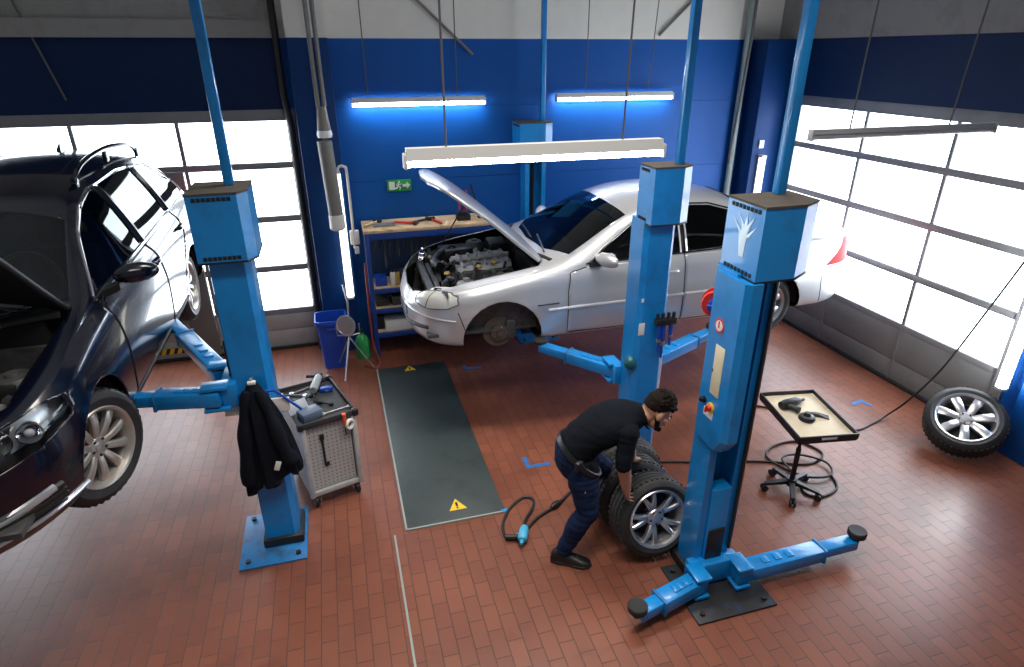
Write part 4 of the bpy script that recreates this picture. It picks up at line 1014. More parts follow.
# dark estate car, nose towards the gallery
PAS['bayw'] = .74
pas = thing('estate_car', 'dark navy estate car raised on the left lift, bonnet open', 'car', (-2.25, 2.50, 1.0), pi / 2)
PW = [('a', [(1.52, .985), (1.70, 1.095), (1.98, 1.255), (2.22, 1.37), (2.50, 1.43), (2.58, 1.435), (2.62, 1.01)]),
      ('b', [(2.70, 1.015), (2.68, 1.445), (3.2, 1.45), (3.50, 1.43), (3.56, 1.04)]),
      ('c', [(3.64, 1.045), (3.58, 1.422), (3.95, 1.385), (4.18, 1.305), (4.30, 1.19), (4.30, 1.07)])]
PD = [('front_door', [(1.50, .30), (1.48, .72), (1.50, .925), (1.60, .955), (2.65, .995), (2.66, .30)]),
      ('rear_door', [(2.66, .30), (2.65, .995), (3.62, 1.02), (3.60, .86), (3.36, .68), (3.24, .46), (3.20, .30)])]
PH = [(.16, 0), (.19, -.3), (.34, -.58), (.48, -.685), (1.33, -.735), (1.30, -.62), (1.12, -.3), (1.06, 0), (1.12, .3), (1.30, .62), (1.33, .735), (.48, .685), (.34, .58), (.19, .3)]
PS = [(1.18, 0), (1.22, -.4), (1.38, -.71), (2.02, -.57), (1.99, -.3), (1.97, 0), (1.99, .3), (2.02, .57), (1.38, .71), (1.22, .4)]
PR = [(4.36, 0), (4.36, -.53), (4.58, -.62), (4.60, 0), (4.58, .62), (4.36, .53)]
po = build_car(pas, PAS, 'navy', [(.93, .32, .375), (3.642, .32, .375)], PW, PD, PH, PS, PR,
    [(.34, .60), (.44, .69), (.60, .77), (.80, .805), (.875, .775), (.875, .69), (.80, .64), (.58, .60)],
    [(.50, .80), (.52, .98), (.84, .98), (.88, .86), (.80, .79)], radians(54), dict(bowls=[(-.13, -.02, .055), (.0, .03, .06), (.11, .10, .05)], refl='lamp_refl', hood_in='trim'))
tr = po['tree']
for sd_ in (-1, 1): gaps(pas, tr, [[(1.49, .30), (1.48, .72), (1.50, .925), (1.60, .955)], [(2.655, .30), (2.65, 1.0)], [(3.62, 1.02), (3.60, .86), (3.36, .68), (3.24, .46), (3.20, .30)], [(1.52, .30), (3.20, .30)]], (sd_,))
g = G()
arc = [(1.50, .985), (1.70, 1.11), (1.98, 1.27), (2.22, 1.388), (2.50, 1.45), (3.2, 1.466), (3.55, 1.445), (3.95, 1.402), (4.19, 1.32), (4.33, 1.19), (4.33, 1.07), (3.6, 1.028), (2.7, .998), (1.50, .968)]
for sd in (-1, 1): g = G(); side_line(g, tr, arc, sd, .010, 6); g.obj('chrome_window_trim', 'chrome', pas)['label'] = 'bright chrome window surround'


for sd in (-1, 1): g = G(); side_line(g, tr, [(2.66, 1.01), (2.63, 1.435)], sd, .03, 6); g.obj('door_pillar', 'black_gloss', pas); g = G(); side_line(g, tr, [(3.60, 1.045), (3.545, 1.425)], sd, .028, 6); g.obj('door_pillar', 'black_gloss', pas)
for sd in (-1, 1): g = G(); side_line(g, tr, [(1.30, .335), (3.25, .345)], sd, .012, 6); g.obj('sill_strip', 'trim', pas)
for nm, x, z in (('front_door', 2.53, .88), ('rear_door', 3.48, .91)):
    for sd in (-1, 1): handle(po[nm][sd], tr, x, z, sd, 'navy')
for sd in (-1, 1): mirror(pas, tr, 1.60, .985, sd, .835, 'navy')
for sd in (-1, 1):
    wheel_well(pas, .93, .32, .372, sd * .85, sd * .52); wheel_well(pas, 3.642, .32, .372, sd * .85, sd * .52)
for x in (.93, 3.642):
    w = node('wheel', pas, (x, -.755 if x < 1 else -.735, .31), (RZ(radians(-24) if x < 1 else 0) @ RX(pi / 2) @ RZ(.2)).to_euler()); wheel_parts(w, 'ten', .33, .224, .215, 'alu_warm')
    w = node('wheel', pas, (x, .735, .31), (-pi / 2, 0, 0)); wheel_parts(w, 'ten', .33, .224, .215, 'alu_warm')
for sd in (-1, 1):
    rail = crom([(2.42, sd * .54, 1.49), (2.52, sd * .545, 1.57), (2.8, sd * .54, 1.615), (3.3, sd * .54, 1.63), (3.8, sd * .54, 1.585), (4.0, sd * .535, 1.53), (4.1, sd * .53, 1.46)], 6)
    g = G(); g.tube(rail, .017, 8)
    for x, z in ((2.45, 1.50), (3.2, 1.57), (4.06, 1.49)): g.box((x, sd * .54, z), (.07, .03, .08), .008)
    g.obj('roof_rail', 'black_gloss', pas)
g = G(); g.loft([[(3.8, -.03, 1.50), (3.8, .03, 1.50), (3.97, .02, 1.48), (3.97, -.02, 1.48)], [(3.90, -.006, 1.60), (3.90, .006, 1.60), (3.97, .006, 1.60), (3.97, -.006, 1.60)]]); g.obj('roof_aerial', 'black_gloss', pas)
g = G(); front_line(g, tr, [(-.36, .66), (0, .645), (.36, .66)], .012, 8, lift=.004); front_line(g, tr, [(-.40, .56), (0, .545), (.40, .56)], .012, 8, lift=.004); g.obj('grille_chrome', 'chrome', pas)
g = G()
for z in (.58, .605, .63): front_line(g, tr, [(-.40, z), (0, z - .01), (.40, z)], .012, 6)
g.obj('grille', 'black_gloss', pas)
g = G(); front_line(g, tr, [(-.86, .315), (-.6, .30), (0, .295), (.6, .30), (.86, .315)], .013, 8, lift=.004); g.obj('bumper_chrome_strip', 'alu', pas)
g = G()
for z in (.345, .375, .405): front_line(g, tr, [(-.82, z + .01), (-.5, z), (0, z), (.5, z), (.82, z + .01)], .02, 6)
g.obj('lower_grille', 'black', pas)
for sd in (-1, 1):
    g = G(); front_line(g, tr, [(sd * .50, .395), (sd * .66, .405), (sd * .80, .425)], .022, 8, lift=.0); g.obj('fog_lamp', 'alu', pas)
g = G()
top_line(g, tr, [(1.24, -.58), (1.30, -.05)], .009, 6, .014); top_line(g, tr, [(1.24, -.05), (1.30, .52)], .009, 6, .014); g.obj('wiper', 'black', pas)
g = G(); top_line(g, tr, [(1.08, 0), (1.12, -.4), (1.24, -.70)], .022, 6); top_line(g, tr, [(1.08, 0), (1.12, .4), (1.24, .70)], .022, 6); g.obj('cowl_panel', 'trim', pas)
# ------------------------------------------------------------------ mechanic bending over a wheel
def orient(z, x):
    z = V(z).normalized(); x = V(x); x = (x - z * x.dot(z)).normalized(); y = z.cross(x)
    return Matrix((x, y, z)).transposed()
def body_mesh(parts_fn, voxel, smooth=6):
    g = G(); parts_fn(g)
    bmesh.ops.recalc_face_normals(g.bm, faces=g.bm.faces)
    me = bpy.data.meshes.new('tmp'); g.bm.to_mesh(me); g.bm.free()
    o = bpy.data.objects.new('tmp', me); COL.objects.link(o)
    r = o.modifiers.new('r', 'REMESH'); r.mode = 'VOXEL'; r.voxel_size = voxel
    if smooth:
        s = o.modifiers.new('s', 'SMOOTH'); s.factor = .5; s.iterations = smooth
    dg = bpy.context.evaluated_depsgraph_get(); dg.update()
    m2 = bpy.data.meshes.new_from_object(o.evaluated_get(dg))
    bpy.data.objects.remove(o); bpy.data.meshes.remove(me)
    return m2
PO = V((1.40, 3.30, 0))
def q(x, y, z): return V((x, y, z)) - PO
J = dict(pelvis=q(1.345, 3.245, .795), waist=q(1.370, 3.235, .89), belly=q(1.44, 3.215, .985), chest=q(1.545, 3.18, 1.065), upper=q(1.650, 3.15, 1.115), neck=q(1.745, 3.12, 1.14), head=q(1.858, 3.09, 1.17),
         rhip=q(1.370, 3.150, .80), rknee=q(1.40, 3.075, .46), rank=q(1.255, 3.13, .10), lhip=q(1.385, 3.335, .80), lknee=q(1.70, 3.44, .48), lank=q(1.66, 3.615, .10),
         rsh=q(1.62, 3.01, 1.085), relb=q(1.575, 2.95, .90), rwri=q(1.635, 2.99, .645), lsh=q(1.675, 3.305, 1.085), lelb=q(1.775, 3.32, .87), lwri=q(1.80, 3.25, .69))
F_ = V((.80, -.10, -.52)).normalized(); LT = V((.12, 1, 0)); LT = (LT - F_ * LT.dot(F_)).normalized(); UP_ = F_.cross(LT)
HM = Matrix.Translation(J['head']) @ Matrix((F_, LT, UP_)).transposed().to_4x4()
def hand(g, wrist, palm_dir, palm_nrm, side, curl):
    # five separate fingers rooted in a palm; palm_nrm points out of the palm (towards the held tyre)
    d = V(palm_dir).normalized(); n = V(palm_nrm); n = (n - d * n.dot(d)).normalized(); s = d.cross(n) * side
    c = V(wrist)
    g.loft([[c + d * t + s * a * w + n * b * h for a, b in ((-1, -.6), (-.5, -1), (.5, -1), (1, -.6), (1, .6), (.5, 1), (-.5, 1), (-1, .6))] for t, w, h in ((-.02, .026, .022), (.015, .030, .020), (.05, .040, .017), (.085, .041, .014), (.095, .036, .010))])
    for k, (off, ln) in enumerate(((-.031, .070), (-.0105, .080), (.0105, .075), (.031, .058))):
        p = [c + d * .080 + s * off]; a = curl * .35
        for sg, fr in enumerate((.45, .32, .26)):
            dirv = d * cos(a) + n * sin(a); p.append(p[-1] + dirv * ln * fr + s * off * .10); a += curl * (1.0 - .1 * k)
        g.tube(p, [.0095, .009, .0082, .006], 8)
        g.ell(p[-1], (.0062, .0062, .0062), 8)
    p = [c + d * .02 - s * .022, c + d * .045 - s * .048 + n * .008, c + d * .072 - s * .054 + n * .022, c + d * .092 - s * .048 + n * .032]
    g.tube(p, [.013, .0115, .010, .007], 8)
    g.ell(p[-1], (.007, .007, .007), 8)
def man_parts(g):
    j = J
    lat = {'pelvis': V((.02, 1, 0)), 'waist': V((.03, 1, 0)), 'belly': V((.06, 1, 0)), 'chest': V((.1, 1, 0)), 'upper': V((.12, 1, 0)), 'neck': V((.12, 1, 0))}
    seq = [('pelvis', .150, .105), ('pelvis2', .168, .122), ('waist', .152, .112), ('belly', .150, .108), ('chest', .168, .110), ('upper', .155, .088), ('neck', .075, .068)]
    pts = {'pelvis': j['pelvis'] + V((0, 0, -.05)), 'pelvis2': j['pelvis'] + V((.01, 0, .04)), 'waist': j['waist'], 'belly': j['belly'], 'chest': j['chest'], 'upper': j['upper'], 'neck': j['neck']}
    cc = crom([pts[k] for k, _, _ in seq], 4); wd = crom([(a, b, 0) for _, a, b in seq], 4)
    rings = []
    for i, c in enumerate(cc):
        t = (cc[min(i + 1, len(cc) - 1)] - cc[max(i - 1, 0)]).normalized(); u = V((.07, 1, 0)); u = (u - t * u.dot(t)).normalized(); v = t.cross(u)
        rings.append([c + u * cos(a) * wd[i].x + v * sin(a) * wd[i].y for a in [2 * pi * k / 24 for k in range(24)]])
    g.loft(rings)
    g.ell(pts['pelvis'] + V((.0, 0, .03)), (.108, .158, .115), 20)
    for s in 'rl':
        h, k, a = j[s + 'hip'], j[s + 'knee'], j[s + 'ank']
        g.tube([h + V((0, 0, .04)), h.lerp(k, .15), h.lerp(k, .5), h.lerp(k, .85), k, k.lerp(a, .12), k.lerp(a, .32) + V((-.015, 0, 0)), k.lerp(a, .7), a], [.088, .100, .086, .068, .064, .060, .062, .046, .042], 16)
        sh, e, w = j[s + 'sh'], j[s + 'elb'], j[s + 'wri']
        g.ell(sh, (.055, .055, .058), 16)
        g.tube([j['upper'].lerp(sh, .45), sh, sh.lerp(e, .3), sh.lerp(e, .75), e, e.lerp(w, .25), e.lerp(w, .7), w], [.070, .057, .050, .045, .042, .045, .037, .028], 16)
    g.tube([j['upper'], j['neck'], j['neck'].lerp(j['head'], .55) + V((0, 0, -.005)), j['head'] - F_ * .03], [.075, .062, .058, .06], 16)
    # head: cranium, jaw, chin, brow, nose, lips, ears
    for c, r in (((-.012, 0, .030), (.098, .077, .098)), ((.030, 0, -.045), (.066, .060, .078)), ((.062, 0, -.092), (.030, .032, .024)), ((.068, 0, .018), (.026, .055, .014)), ((.080, 0, -.070), (.016, .024, .012))):
        g.ell(c, r, 18, mtx=HM)
    g.loft([[(.085, -.008, .015), (.085, .008, .015), (.094, .004, .015), (.094, -.004, .015)], [(.085, -.012, -.015), (.085, .012, -.015), (.106, .006, -.015), (.106, -.006, -.015)], [(.082, -.018, -.042), (.082, .018, -.042), (.120, .008, -.036), (.120, -.008, -.036)], [(.082, -.014, -.050), (.082, .014, -.050), (.108, .006, -.050), (.108, -.006, -.050)]], mtx=HM)
    for s in (-1, 1):
        g.ell((-.008, s * .078, -.008), (.022, .011, .034), 12, mtx=HM); g.ell((.055, s * .04, -.022), (.03, .025, .022), 12, mtx=HM)
    hand(g, j['rwri'], V((.04, .06, -.10)), V((.8, .1, -.2)), 1, .62)
    hand(g, j['lwri'], V((.06, .06, -.05)), V((.15, -.1, -1)), -1, .30)
man = thing('person', 'man in black shirt and blue jeans bending to grip a car wheel', 'person', PO)
bm_ = body_mesh(man_parts, .0058, 5)
SEG = []
def sg_(n, a, b, r): SEG.append((n, J[a] if isinstance(a, str) else a, J[b] if isinstance(b, str) else b, r))
for a, b in (('pelvis', 'waist'),): sg_('hip', a, b, .16)
for a, b in (('waist', 'belly'), ('belly', 'chest'), ('chest', 'upper')): sg_('torso', a, b, .16)
sg_('neck', J['upper'].lerp(J['neck'], .5), 'head', .06); sg_('head', 'head', J['head'] + F_ * .04, .10)
for s in 'rl':
    sg_('hip', 'pelvis', s + 'hip', .12); sg_('leg', s + 'hip', s + 'knee', .09); sg_('leg', s + 'knee', J[s + 'ank'] + V((0, 0, -.0)), .055)
    sg_('torso', 'upper', s + 'sh', .08); sg_('arm', s + 'sh', J[s + 'sh'].lerp(J[s + 'elb'], .86), .055); sg_('fore', J[s + 'sh'].lerp(J[s + 'elb'], .86), s + 'wri', .04); sg_('hand', s + 'wri', J[s + 'wri'] + V((0, 0, -.1)), .04)
def near_seg(p):
    best = None
    for n, a, b, r in SEG:
        d = b - a; t = max(0, min(1, (p - a).dot(d) / d.length_squared)); dist = (p - a - d * t).length / r
        if best is None or dist < best[0]: best = (dist, n, t)
    return best
VL = [near_seg(v.co) for v in bm_.vertices]
def cloth(name, mt, test, off, parent, fold=.006, fs=14.0, solid=.004):
    keep = [test(v.co, VL[v.index]) for v in bm_.vertices]
    b = bmesh.new(); mp = {}
    for p in bm_.polygons:
        if all(keep[i] for i in p.vertices):
            vs = []
            for i in p.vertices:
                if i not in mp:
                    v = bm_.vertices[i]; n = v.normal
                    o = off(v.co, VL[i]) if callable(off) else off
                    k = noise.noise(v.co * fs) * .5 + noise.noise(V((v.co.x * fs * .5, v.co.y * fs * .5, v.co.z * fs * 2.4))) * .5
                    mp[i] = b.verts.new(v.co + n * (o + fold * k))
                vs.append(mp[i])
            b.faces.new(vs)
    me = bpy.data.meshes.new(name); b.to_mesh(me); b.free()
    o = link(name, me, mt, parent, 180)
    md = o.modifiers.new('cloth', 'SOLIDIFY'); md.thickness = solid; md.offset = -1
    return o
link('body', bm_, 'skin', man, 180)
hemn = (J['belly'] - J['waist']).normalized()
def above(p): return (p - J['waist']).dot(hemn)
cloth('tee_shirt', 'shirt', lambda p, s: (s[1] in ('torso', 'arm') or (s[1] == 'hip' and above(p) > -.035)) and above(p) > -.035, lambda p, s: .016 if s[1] == 'torso' else .013, man, .008)
cloth('trousers', 'jeans', lambda p, s: (s[1] in ('hip', 'leg') or (s[1] == 'torso' and above(p) < .01)) and p.z > .075 and above(p) < .01, lambda p, s: .010 if s[1] == 'hip' else .014, man, .012)
bt_ = BVHTree.FromPolygons([v.co.copy() for v in bm_.vertices], [tuple(p.vertices) for p in bm_.polygons])
bc = J['waist'].lerp(J['pelvis'], .30); ba = V((.05, 1, 0)); ba = (ba - hemn * ba.dot(hemn)).normalized(); bb = hemn.cross(ba)
g = G(); R4 = [[], [], [], []]
for k in range(56):
    d = ba * cos(2 * pi * k / 56) + bb * sin(2 * pi * k / 56)
    h = bt_.ray_cast(bc + d * .32, -d, .32)
    q0 = h[0] if h[0] is not None else bc + d * .15
    for n_, (o_, z_) in enumerate(((.012, -.018), (.027, -.018), (.027, .018), (.012, .018))): R4[n_].append(q0 + d * o_ + hemn * z_)
g.loft(R4 + [R4[0]], True, False); g.obj('belt', 'leather', man)
g = G()
m_ = Matrix.Translation(J['rhip'] + V((-.07, -.115, .06))) @ RZ(.5)
g.box((0, 0, .02), (.05, .025, .07), .008, mtx=m_); g.box((0, -.012, .04), (.054, .014, .03), .005, mtx=m_); g.obj('belt_pouch', 'black', man)
g = G(); g.box(J['rhip'] + V((-.005, -.125, -.13)), (.03, .006, .02), .002); g.obj('trouser_label', 'cream', man)
for s, yaw in (('r', radians(-30)), ('l', radians(62))):
    m_ = Matrix.Translation(J[s + 'ank'] + V((0, 0, -.10))) @ RZ(yaw)
    g = G(); P = []
    for x, w, h, z0 in ((-.085, .028, .055, .022), (-.07, .038, .10, .02), (-.02, .042, .12, .02), (.03, .043, .098, .02), (.09, .048, .072, .02), (.14, .050, .058, .02), (.18, .040, .046, .022), (.198, .02, .034, .026)):
        P.append([(x, w * cos(a), z0 + max(0, h - z0) * max(0, sin(a)) ** .7 if sin(a) > 0 else z0 + .012 * sin(a)) for a in [2 * pi * k / 18 for k in range(18)]])
    g.loft(P, mtx=m_); sh = g.obj('shoe', 'leather', man)
    g = G(); g.loft([[(x * 1.02, y * w, z) for x, y in ((-.088, 0), (-.08, -.034), (-.03, -.044), (.04, -.043), (.1, -.052), (.15, -.052), (.19, -.03), (.203, 0), (.19, .03), (.15, .052), (.1, .052), (.04, .043), (-.03, .044), (-.08, .034))] for z, w in ((0, .96), (.004, 1.0), (.024, 1.0), (.026, .95))], mtx=m_); g.obj('sole', 'sole', sh)
    g = G()
    for k in range(4): g.tube([(.02 + .025 * k, -.022, .099 - .011 * k), (.03 + .025 * k, 0, .108 - .011 * k), (.02 + .025 * k, .022, .099 - .011 * k)], .0035, 6, mtx=m_)
    g.obj('laces', 'cart_dark', sh)
# hair, beard, eyes
rnd = random.Random(3)
g = G(); q_ = bmesh.ops.create_uvsphere(g.bm, u_segments=40, v_segments=24, radius=1)
for v in q_['verts']:
    d = v.co.normalized()
    line = .045 - .045 * max(0, min(1, (.45 - d.x) / .9))          # hairline drops to the nape
    z = .030 + d.z * .106
    k = 1.05 + .075 * noise.noise(d * 9) + .05 * noise.noise(d * 19)
    if d.z > .35: k += .09
    if d.x > .3 and d.z > .3: k += .05
    if z < line: k = .86
    v.co = V((-.012 + d.x * .098 * k, d.y * .077 * k, .030 + d.z * .098 * k))
for v in q_['verts']: v.co = HM @ v.co
for i in range(150):
    th = rnd.uniform(0, 2 * pi); ph = rnd.uniform(.0, 1.3)
    d = V((sin(ph) * cos(th), sin(ph) * sin(th), cos(ph)))
    if d.x < -.5: continue
    g.ell((-.006 + d.x * .108, d.y * .082, .034 + d.z * .113), (rnd.uniform(.009, .017),) * 2 + (rnd.uniform(.009, .017),), 8, mtx=HM)
g.obj('hair', 'hair', man, 180)
g = G()
for s in (-1, 1):
    for k in range(9):
        t = k / 8; g.ell((.0 + .068 * t, s * (.066 - .050 * t ** 1.6), -.035 - .068 * t ** .8), (.018, .013, .020), 8, mtx=HM)
for y in (-.02, 0, .02): g.ell((.084, y, -.100), (.018, .016, .020), 8, mtx=HM); g.ell((.093, y, -.056), (.010, .012, .006), 8, mtx=HM)
g.obj('beard', 'hair', man, 180)
for s in (-1, 1):
    g = G(); g.ell((.080, s * .031, .0), (.010, .013, .009), 12, mtx=HM); e = g.obj('eye', 'white', man)
    g = G(); g.ell((.0885, s * .031, -.001), (.003, .006, .006), 10, mtx=HM); g.obj('iris', 'black_gloss', e)
    g = G(); g.tube([(.090, s * .016, .018), (.094, s * .033, .023), (.082, s * .05, .018)], .005, 6, mtx=HM); g.obj('eyebrow', 'hair', man)

# the wheels he is handling
def loose_wheel(label, loc, normal, spin, style, mt='alu', group=None, R=.315):
    n = V(normal).normalized(); x = V((0, 0, 1)).cross(n); x = x.normalized() if x.length > 1e-3 else V((1, 0, 0))
    R3 = orient(n, x)
    w = thing('car_wheel', label, 'wheel', loc, 0, group)
    w.rotation_euler = (R3.to_4x4() @ RZ(spin)).to_euler()
    wheel_parts(w, style, R, R - .088, .215, mt, disc=False)
    return w
loose_wheel('front alloy wheel with forked spokes gripped by the mechanic', (1.90, 3.09, .312), (.02, -.97, .25), .3, 'fork', R=.296)
loose_wheel('dark tyre standing close behind the forked spoke wheel', (1.87, 3.375, .30), (.06, -1, .08), .1, 'seven', R=.296)
loose_wheel('rearmost tyre nearest to the base of the middle lift post', (1.93, 3.61, .296), (-.10, -1, .0), .6, 'seven', R=.296)
loose_wheel('seven spoke alloy wheel leaning at the foot of right blue pillar', (5.18, 3.44, .285), (-.50, -.34, .78), .4, 'seven')
#loose_wheel('dark worn tyre lying flat under the leaning alloy wheel', (5.20, 3.02, .109), (.02, 0, 1), .4, 'six', 'steel_dark')
# ------------------------------------------------------------------ tool trolley
def perf_mat():
    m = mat('perforated_grey_sheet', (.46, .455, .44), .45, var=.06)
    nt = m.node_tree; n = nt.nodes; l = nt.links; b = n['Principled BSDF']
    tc = n.new('ShaderNodeTexCoord'); sx = n.new('ShaderNodeSeparateXYZ'); l.new(tc.outputs['Object'], sx.inputs[0])
    d = []
    for ax in ('X', 'Z'):
        a = n.new('ShaderNodeMath'); a.operation = 'MULTIPLY'; a.inputs[1].default_value = 1 / .033; l.new(sx.outputs[ax], a.inputs[0])
        f_ = n.new('ShaderNodeMath'); f_.operation = 'FRACT'; l.new(a.outputs[0], f_.inputs[0])
        s_ = n.new('ShaderNodeMath'); s_.operation = 'SUBTRACT'; s_.inputs[1].default_value = .5; l.new(f_.outputs[0], s_.inputs[0])
        p_ = n.new('ShaderNodeMath'); p_.operation = 'MULTIPLY'; l.new(s_.outputs[0], p_.inputs[0]); l.new(s_.outputs[0], p_.inputs[1]); d.append(p_)
    ad = n.new('ShaderNodeMath'); l.new(d[0].outputs[0], ad.inputs[0]); l.new(d[1].outputs[0], ad.inputs[1])
    lt = n.new('ShaderNodeMath'); lt.operation = 'LESS_THAN'; lt.inputs[1].default_value = .035; l.new(ad.outputs[0], lt.inputs[0])
    mx = n.new('ShaderNodeMix'); mx.data_type = 'RGBA'; mx.inputs[7].default_value = (.14, .14, .14, 1)
    old = b.inputs['Base Color'].links[0].from_socket
    l.new(old, mx.inputs[6]); l.new(lt.outputs[0], mx.inputs[0]); l.new(mx.outputs[2], b.inputs['Base Color'])
    return m
M['perf'] = perf_mat()
CL, CRZ = (-.345, 4.545), radians(16.7)
t = thing('tool_trolley', 'light grey tool trolley on castors with a tool-strewn black top', 'tool trolley', (CL[0], CL[1], 0), CRZ)
hw, hd = .20, .31
g = G(); g.box((0, -hd + .03, .44), (hw * 2 - .06, .012, .56), .002); g.obj('perforated_panel', 'perf', t, flat=True)
g = G()
for s in (-1, 1):
    g.box((s * hw, 0, .43), (.022, hd * 2, .62), .006)
g.box((0, hd, .43), (hw * 2, .02, .62), .006); g.box((0, 0, .13), (hw * 2, hd * 2, .025), .006); g.box((0, -hd + .01, .135), (hw * 2 - .02, .03, .045), .006)
g.obj('cabinet', 'cart', t)
for sx in (-1, 1):
    for sy in (-1, 1): g = G(); g.box((sx * (hw - .005), sy * (hd - .005), .43), (.04, .04, .64), .008); g.obj('corner_post', 'cart', t)
g = G(); g.box((0, 0, .755), (hw * 2 + .03, hd * 2 + .03, .02), .006)
for s in (-1, 1): g.box((s * (hw + .012), 0, .775), (.016, hd * 2 + .03, .045), .006); g.box((0, s * (hd + .012), .775), (hw * 2 + .03, .016, .045), .006)
g.obj('top_tray', 'cart_dark', t)
for sx in (-1, 1):
    for sy in (-1, 1):
        g = G(); g.box((sx * (hw + .01), sy * (hd + .01), .775), (.05, .05, .06), .014); g.obj('corner_bumper', 'black', t)
        g = G(); g.box((sx * (hw - .03), sy * (hd - .04), .095), (.04, .05, .03), .006); g.cyl((sx * (hw - .03) - .014, sy * (hd - .04), .045), (sx * (hw - .03) + .014, sy * (hd - .04), .045), .045, n=18); g.obj('castor', 'black', t)
TM = T(CL[0], CL[1], 0) @ RZ(CRZ)
def on_cart(x, y, z=.765): p_ = TM @ V((x, y, z)); return (p_.x, p_.y, p_.z)
t = thing('tool_case', 'grey blue open box at front left of the trolley top', 'box', on_cart(-.10, -.20), CRZ + .2)
g = G(); g.box((0, 0, .035), (.16, .12, .07), .01); g.obj('case_body', mat('grey_blue_plastic', (.10, .14, .20), .45), t)
g = G(); g.box((-.05, .09, .075), (.16, .10, .012), .004, rot=Matrix.Rotation(.9, 3, 'X')); g.obj('case_lid', mat('pale_grey_plastic', (.34, .38, .42), .4), t)
t = thing('angle_grinder', 'grey power tool lying at the rear right of the trolley top', 'power tool', on_cart(.08, .24), CRZ + 1.1)
g = G(); g.tube([(-.13, 0, .045), (-.08, 0, .045), (.06, 0, .045), (.10, 0, .045)], [.028, .036, .032, .03], 14); g.obj('tool_body', mat('grey_tool_plastic', (.28, .31, .33), .4), t)
g = G(); g.cyl((.13, 0, .012), (.13, 0, .07), .03); g.cyl((.13, 0, .0), (.13, 0, .012), .058, n=24); g.obj('gear_head', 'steel_dark', t)
g = G(); g.tube([(.11, 0, .045), (.11, .10, .05)], .014, 8); g.obj('side_handle', 'black', t)
t = thing('socket_box', 'small blue socket box beside the grey power tool', 'box', on_cart(.13, .13), CRZ - .3)
g = G(); g.box((0, 0, .02), (.10, .05, .04), .006); g.obj('box_body', 'blue_plastic', t); g = G(); g.box((0, -.027, .02), (.03, .006, .015), .002); g.obj('latch', 'steel', t)
def wrench(x, y, a, L, label, mt='steel', grp='hand tools strewn on the trolley', place=on_cart):
    t = thing('spanner', label, 'spanner', place(x, y), CRZ + a, grp)
    g = G(); g.tube([(-L / 2, 0, .009), (L / 2, 0, .009)], .008, 8); g.lathe([(.010, 0), (.018, 0), (.018, .016), (.010, .016)], 14, T(-L / 2 - .012, 0, .001), closed=True)
    g.prism([(0, -.008), (.012, -.02), (.032, -.02), (.03, -.008), (.018, 0), (.03, .008), (.032, .02), (.012, .02), (0, .008)], .001, .015, T(L / 2, 0, 0)); g.obj('spanner_body', mt, t)
wrench(-.02, .25, .2, .20, 'bright spanner along the rear edge of the trolley top')
wrench(-.13, .20, -.6, .17, 'small spanner near the rear left corner of the trolley')
wrench(.09, -.22, .05, .18, 'pale spanner at the front edge near the red screwdriver')
wrench(.02, .06, 1.2, .20, 'dark spanner in the middle of the trolley top', 'steel_dark')
for x, y, a, lb in ((-.06, .08, .4, 'dark ratchet handle lying left of centre on the trolley'), (.05, -.07, -.8, 'dark ratchet handle lying right of centre on the trolley'), (-.14, .03, 1.5, 'dark ratchet handle along the left rim of the trolley')):
    t = thing('ratchet', lb, 'ratchet', on_cart(x, y), CRZ + a, 'hand tools strewn on the trolley')
    g = G(); g.tube([(-.09, 0, .014), (-.02, 0, .014)], .012, 10); g.obj('grip', 'black', t)
    g = G(); g.tube([(-.02, 0, .014), (.05, 0, .014)], .007, 8); g.cyl((.06, 0, .0), (.06, 0, .028), .018, n=14); g.obj('head', 'steel_dark', t)
t = thing('screwdriver', 'red handled screwdriver hanging at front right of the trolley', 'screwdriver', on_cart(.115, -.345, .70), CRZ)
g = G(); g.tube([(0, 0, .0), (0, 0, .03), (0, 0, .07), (0, 0, .10)], [.012, .017, .015, .018], 12); g.obj('handle', 'orange', t); g = G(); g.cyl((0, 0, 0), (0, 0, -.09), .005); g.obj('blade', 'steel_dark', t)
t = thing('tape_roll', 'white tape roll hanging beside the red screwdriver on trolley', 'tape', on_cart(.155, -.342, .695), CRZ)
g = G(); g.lathe([(.028, -.012), (.042, -.012), (.042, .012), (.028, .012)], 24, RZ(.5) @ RX(pi / 2), closed=True); g.obj('tape_body', 'paper', t)
t = thing('hanging_wrench', 'steel wrench hung on the perforated front of the trolley', 'spanner', on_cart(-.06, -.297, .50), CRZ)
g = G(); g.tube([(0, 0, -.11), (0, 0, .10)], .009, 8); g.box((0, 0, .125), (.035, .016, .05), .006); g.box((.012, 0, -.125), (.04, .016, .035), .006); g.obj('wrench_body', 'steel_dark', t)

